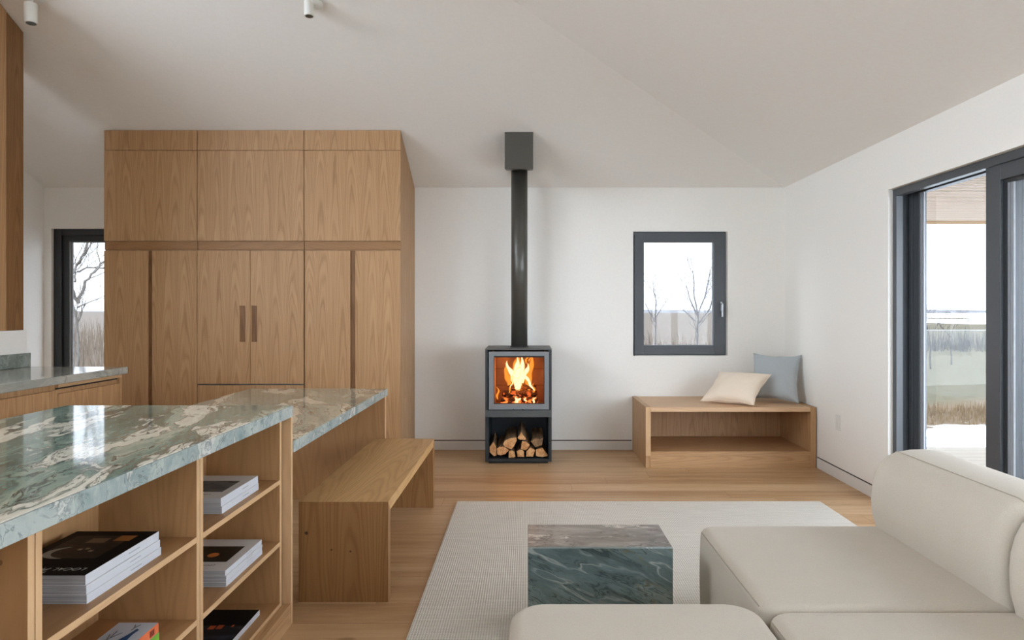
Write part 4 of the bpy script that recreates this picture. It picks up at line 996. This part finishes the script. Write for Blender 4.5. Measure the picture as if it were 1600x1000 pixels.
def rrect(a, b, R, n=10):
    R = max(.002, min(R, a-.001, b-.001)); pts = []
    for cx, cy, t0 in ((a-R, b-R, 0), (-a+R, b-R, PI/2), (-a+R, -b+R, PI), (a-R, -b+R, 1.5*PI)):
        for k in range(n+1): t = t0+PI/2*k/n; pts.append((cx+R*math.cos(t), cy+R*math.sin(t)))
    return pts
def soft_block(x0, x1, y0, y1, z0, z1, R, r, puff=.012, base=.02):
    cx, cy, a, b = (x0+x1)/2, (y0+y1)/2, (x1-x0)/2, (y1-y0)/2; m = MB(); loops = []
    def loop(d, z): loops.append([(cx+x, cy+y, z) for x, y in rrect(a-d, b-d, R-d*.6)])
    loop(base, z0); loop(base*.35, z0+.006); loop(0, z0+.02)
    for k in range(1, 6): loop(-.004*math.sin(PI*k/6), z0+.02+(z1-r-z0-.02)*k/6)
    for k in range(9): t = PI/2*k/8; loop(r*(1-math.cos(t)), z1-r+r*math.sin(t))
    mn = min(a, b)
    for d in (.03, .07, .12, .18, .26, .34, .42):
        dd = r+d*(mn-r)/.45
        if dd < mn-.01: loop(dd, z1+puff*(1-math.exp(-d*9)))
    n = len(loops[0]); vs = [p for l in loops for p in l]
    fs = [(i*n+k, i*n+(k+1) % n, (i+1)*n+(k+1) % n, (i+1)*n+k) for i in range(len(loops)-1) for k in range(n)]
    fs += [tuple(range(n))[::-1]]
    vs.append((cx, cy, z1+puff)); c = len(vs)-1; o = (len(loops)-1)*n
    fs += [(o+k, o+(k+1) % n, c) for k in range(n)]
    return m.add(vs, fs)
BP = [(1.500,.06),(1.480,.20),(1.466,.33),(1.455,.405),(1.440,.46),(1.437,.52),(1.442,.58),(1.455,.63),(1.480,.675),(1.510,.702),(1.545,.717),(1.60,.726),(1.66,.728),(1.71,.723),(1.745,.712),(1.785,.685),(1.810,.64),(1.822,.58),(1.826,.45),(1.822,.25),(1.81,.06)]
def backrest(y0, y1):
    m = MB(); cx, cz = 1.64, .42; rows = []
    Le = .06; ys = []
    for k in range(9): t = PI/2*k/8; ys.append((y0+Le*(1-math.sin(t)), math.cos(t)))
    ys = ys[::-1]
    A = [(y0+Le*(1-math.cos(PI/2*k/8)), 1-math.sin(PI/2*k/8)) for k in range(9)]
    Bm = [(y0+Le+(y1-y0-2*Le)*k/8, 0.0) for k in range(1, 8)]
    Cc = [(2*(y0+y1)/2-y, s) for y, s in A[::-1]]
    secs = A+Bm+Cc
    prof = []
    for i in range(len(BP)): prof.append(BP[i])
    for y, s in secs:
        row = []
        for i, (x, z) in enumerate(prof):
            a = prof[max(i-1, 0)]; b = prof[min(i+1, len(prof)-1)]; tx, tz = b[0]-a[0], b[1]-a[1]; L = math.hypot(tx, tz); nx_, nz_ = -tz/L, tx/L   # outward
            d = .05*s; row.append((x-nx_*d, y, max(.03, z-nz_*d)))
        rows.append(row)
    n = len(prof); vs = [p for r in rows for p in r]
    fs = [(i*n+k, i*n+(k+1) % n, (i+1)*n+(k+1) % n, (i+1)*n+k) for i in range(len(rows)-1) for k in range(n)]+[tuple(range(n))[::-1], tuple(range((len(rows)-1)*n, len(rows)*n))]
    m.add(vs, fs); sm = MB()
    sm.tube([(rows[j][10][0], rows[j][10][1], rows[j][10][2]+.0005) for j in range(5, len(rows)-5)], .0022, 6)
    return m, sm
SG = 'oatmeal sofa modules'
def sofa_seat(y0, y1, label):
    t = thing('sofa_module', (1.25, (y0+y1)/2, RZ), label, 'sofa', SG)
    soft_block(.722, 1.60, y0, y1, RZ+.001, .398, .055, .035, .010).build('seat', SOFA, t, smooth=True)
    MB().tube([(.7255, y0+.05, .379), (.7235, (y0+y1)/2, .379), (.7255, y1-.05, .379)], .0022, 6).build('piping', PIPING, t, smooth=True)
    m, sm = backrest(y0+.002, y1-.002); b = m.build('backrest', SOFA, t, smooth=True); sm.build('piping', PIPING, b, smooth=True)
sofa_seat(2.094, 2.905, 'oatmeal sofa section with rounded backrest, farthest from the camera')
sofa_seat(1.268, 2.080, 'oatmeal sofa section with backrest at the lower right corner, nearer one')
t = thing('ottoman', (.33, 1.72, RZ), 'backless oatmeal sofa seat in the bottom foreground before the marble block', 'ottoman', SG)
soft_block(-.055, .712, 1.33, 2.15, RZ+.001, .398, .10, .045, .012).build('seat', SOFA, t, smooth=True)

# ------------------------------------------------------------------ ceiling spotlights
def spot(x, y, ztop, r, L, tilt, label):
    t = thing('ceiling_spotlight', (x, y, ztop), label, 'spotlight', 'white ceiling spotlights')
    zc = ceil_back(y)
    d = Vector((math.sin(tilt), -.05, -math.cos(tilt))).normalized(); top = Vector((x, y, ztop))
    MB().tube([top, top+d*.004, top+d*(L-.004), top+d*L], [r*.95, r, r, r*.96], 28).build('barrel', WHITEP, t)
    MB().tube([top+d*(L-.002), top+d*(L+.0008)], r*.78, 24).build('lens', LENS, t)
    jx = x+.03; jz = ceil_back(y+.0)
    MB().tube([top-d*.0, top-d*.03+Vector((.012, .005, 0))], .008, 10).build('swivel_joint', WHITEP, t)
    nrm = Vector((0, -P, -1)).normalized(); yc = y+.01; c = Vector((x+.05, yc, ceil_back(yc)))+nrm*.002
    MB().tube([c, c+nrm*.022], .042, 28).build('ceiling_canopy', WHITEP, t)
    MB().tube([top-d*.028+Vector((.012, .005, 0)), c+nrm*.02], .010, 10).build('arm', WHITEP, t)
    for o in t.children:
        for p in o.data.polygons: p.use_smooth = len(p.vertices) == 4
spot(-3.282, 4.505, 3.330, .038, .134, .06, 'white cylindrical spotlight at the top left, beside the oak wall cabinet')
spot(-1.462, 4.555, 3.41, .032, .145, .03, 'white cylindrical spotlight at the top edge, above the tall oak cabinets')
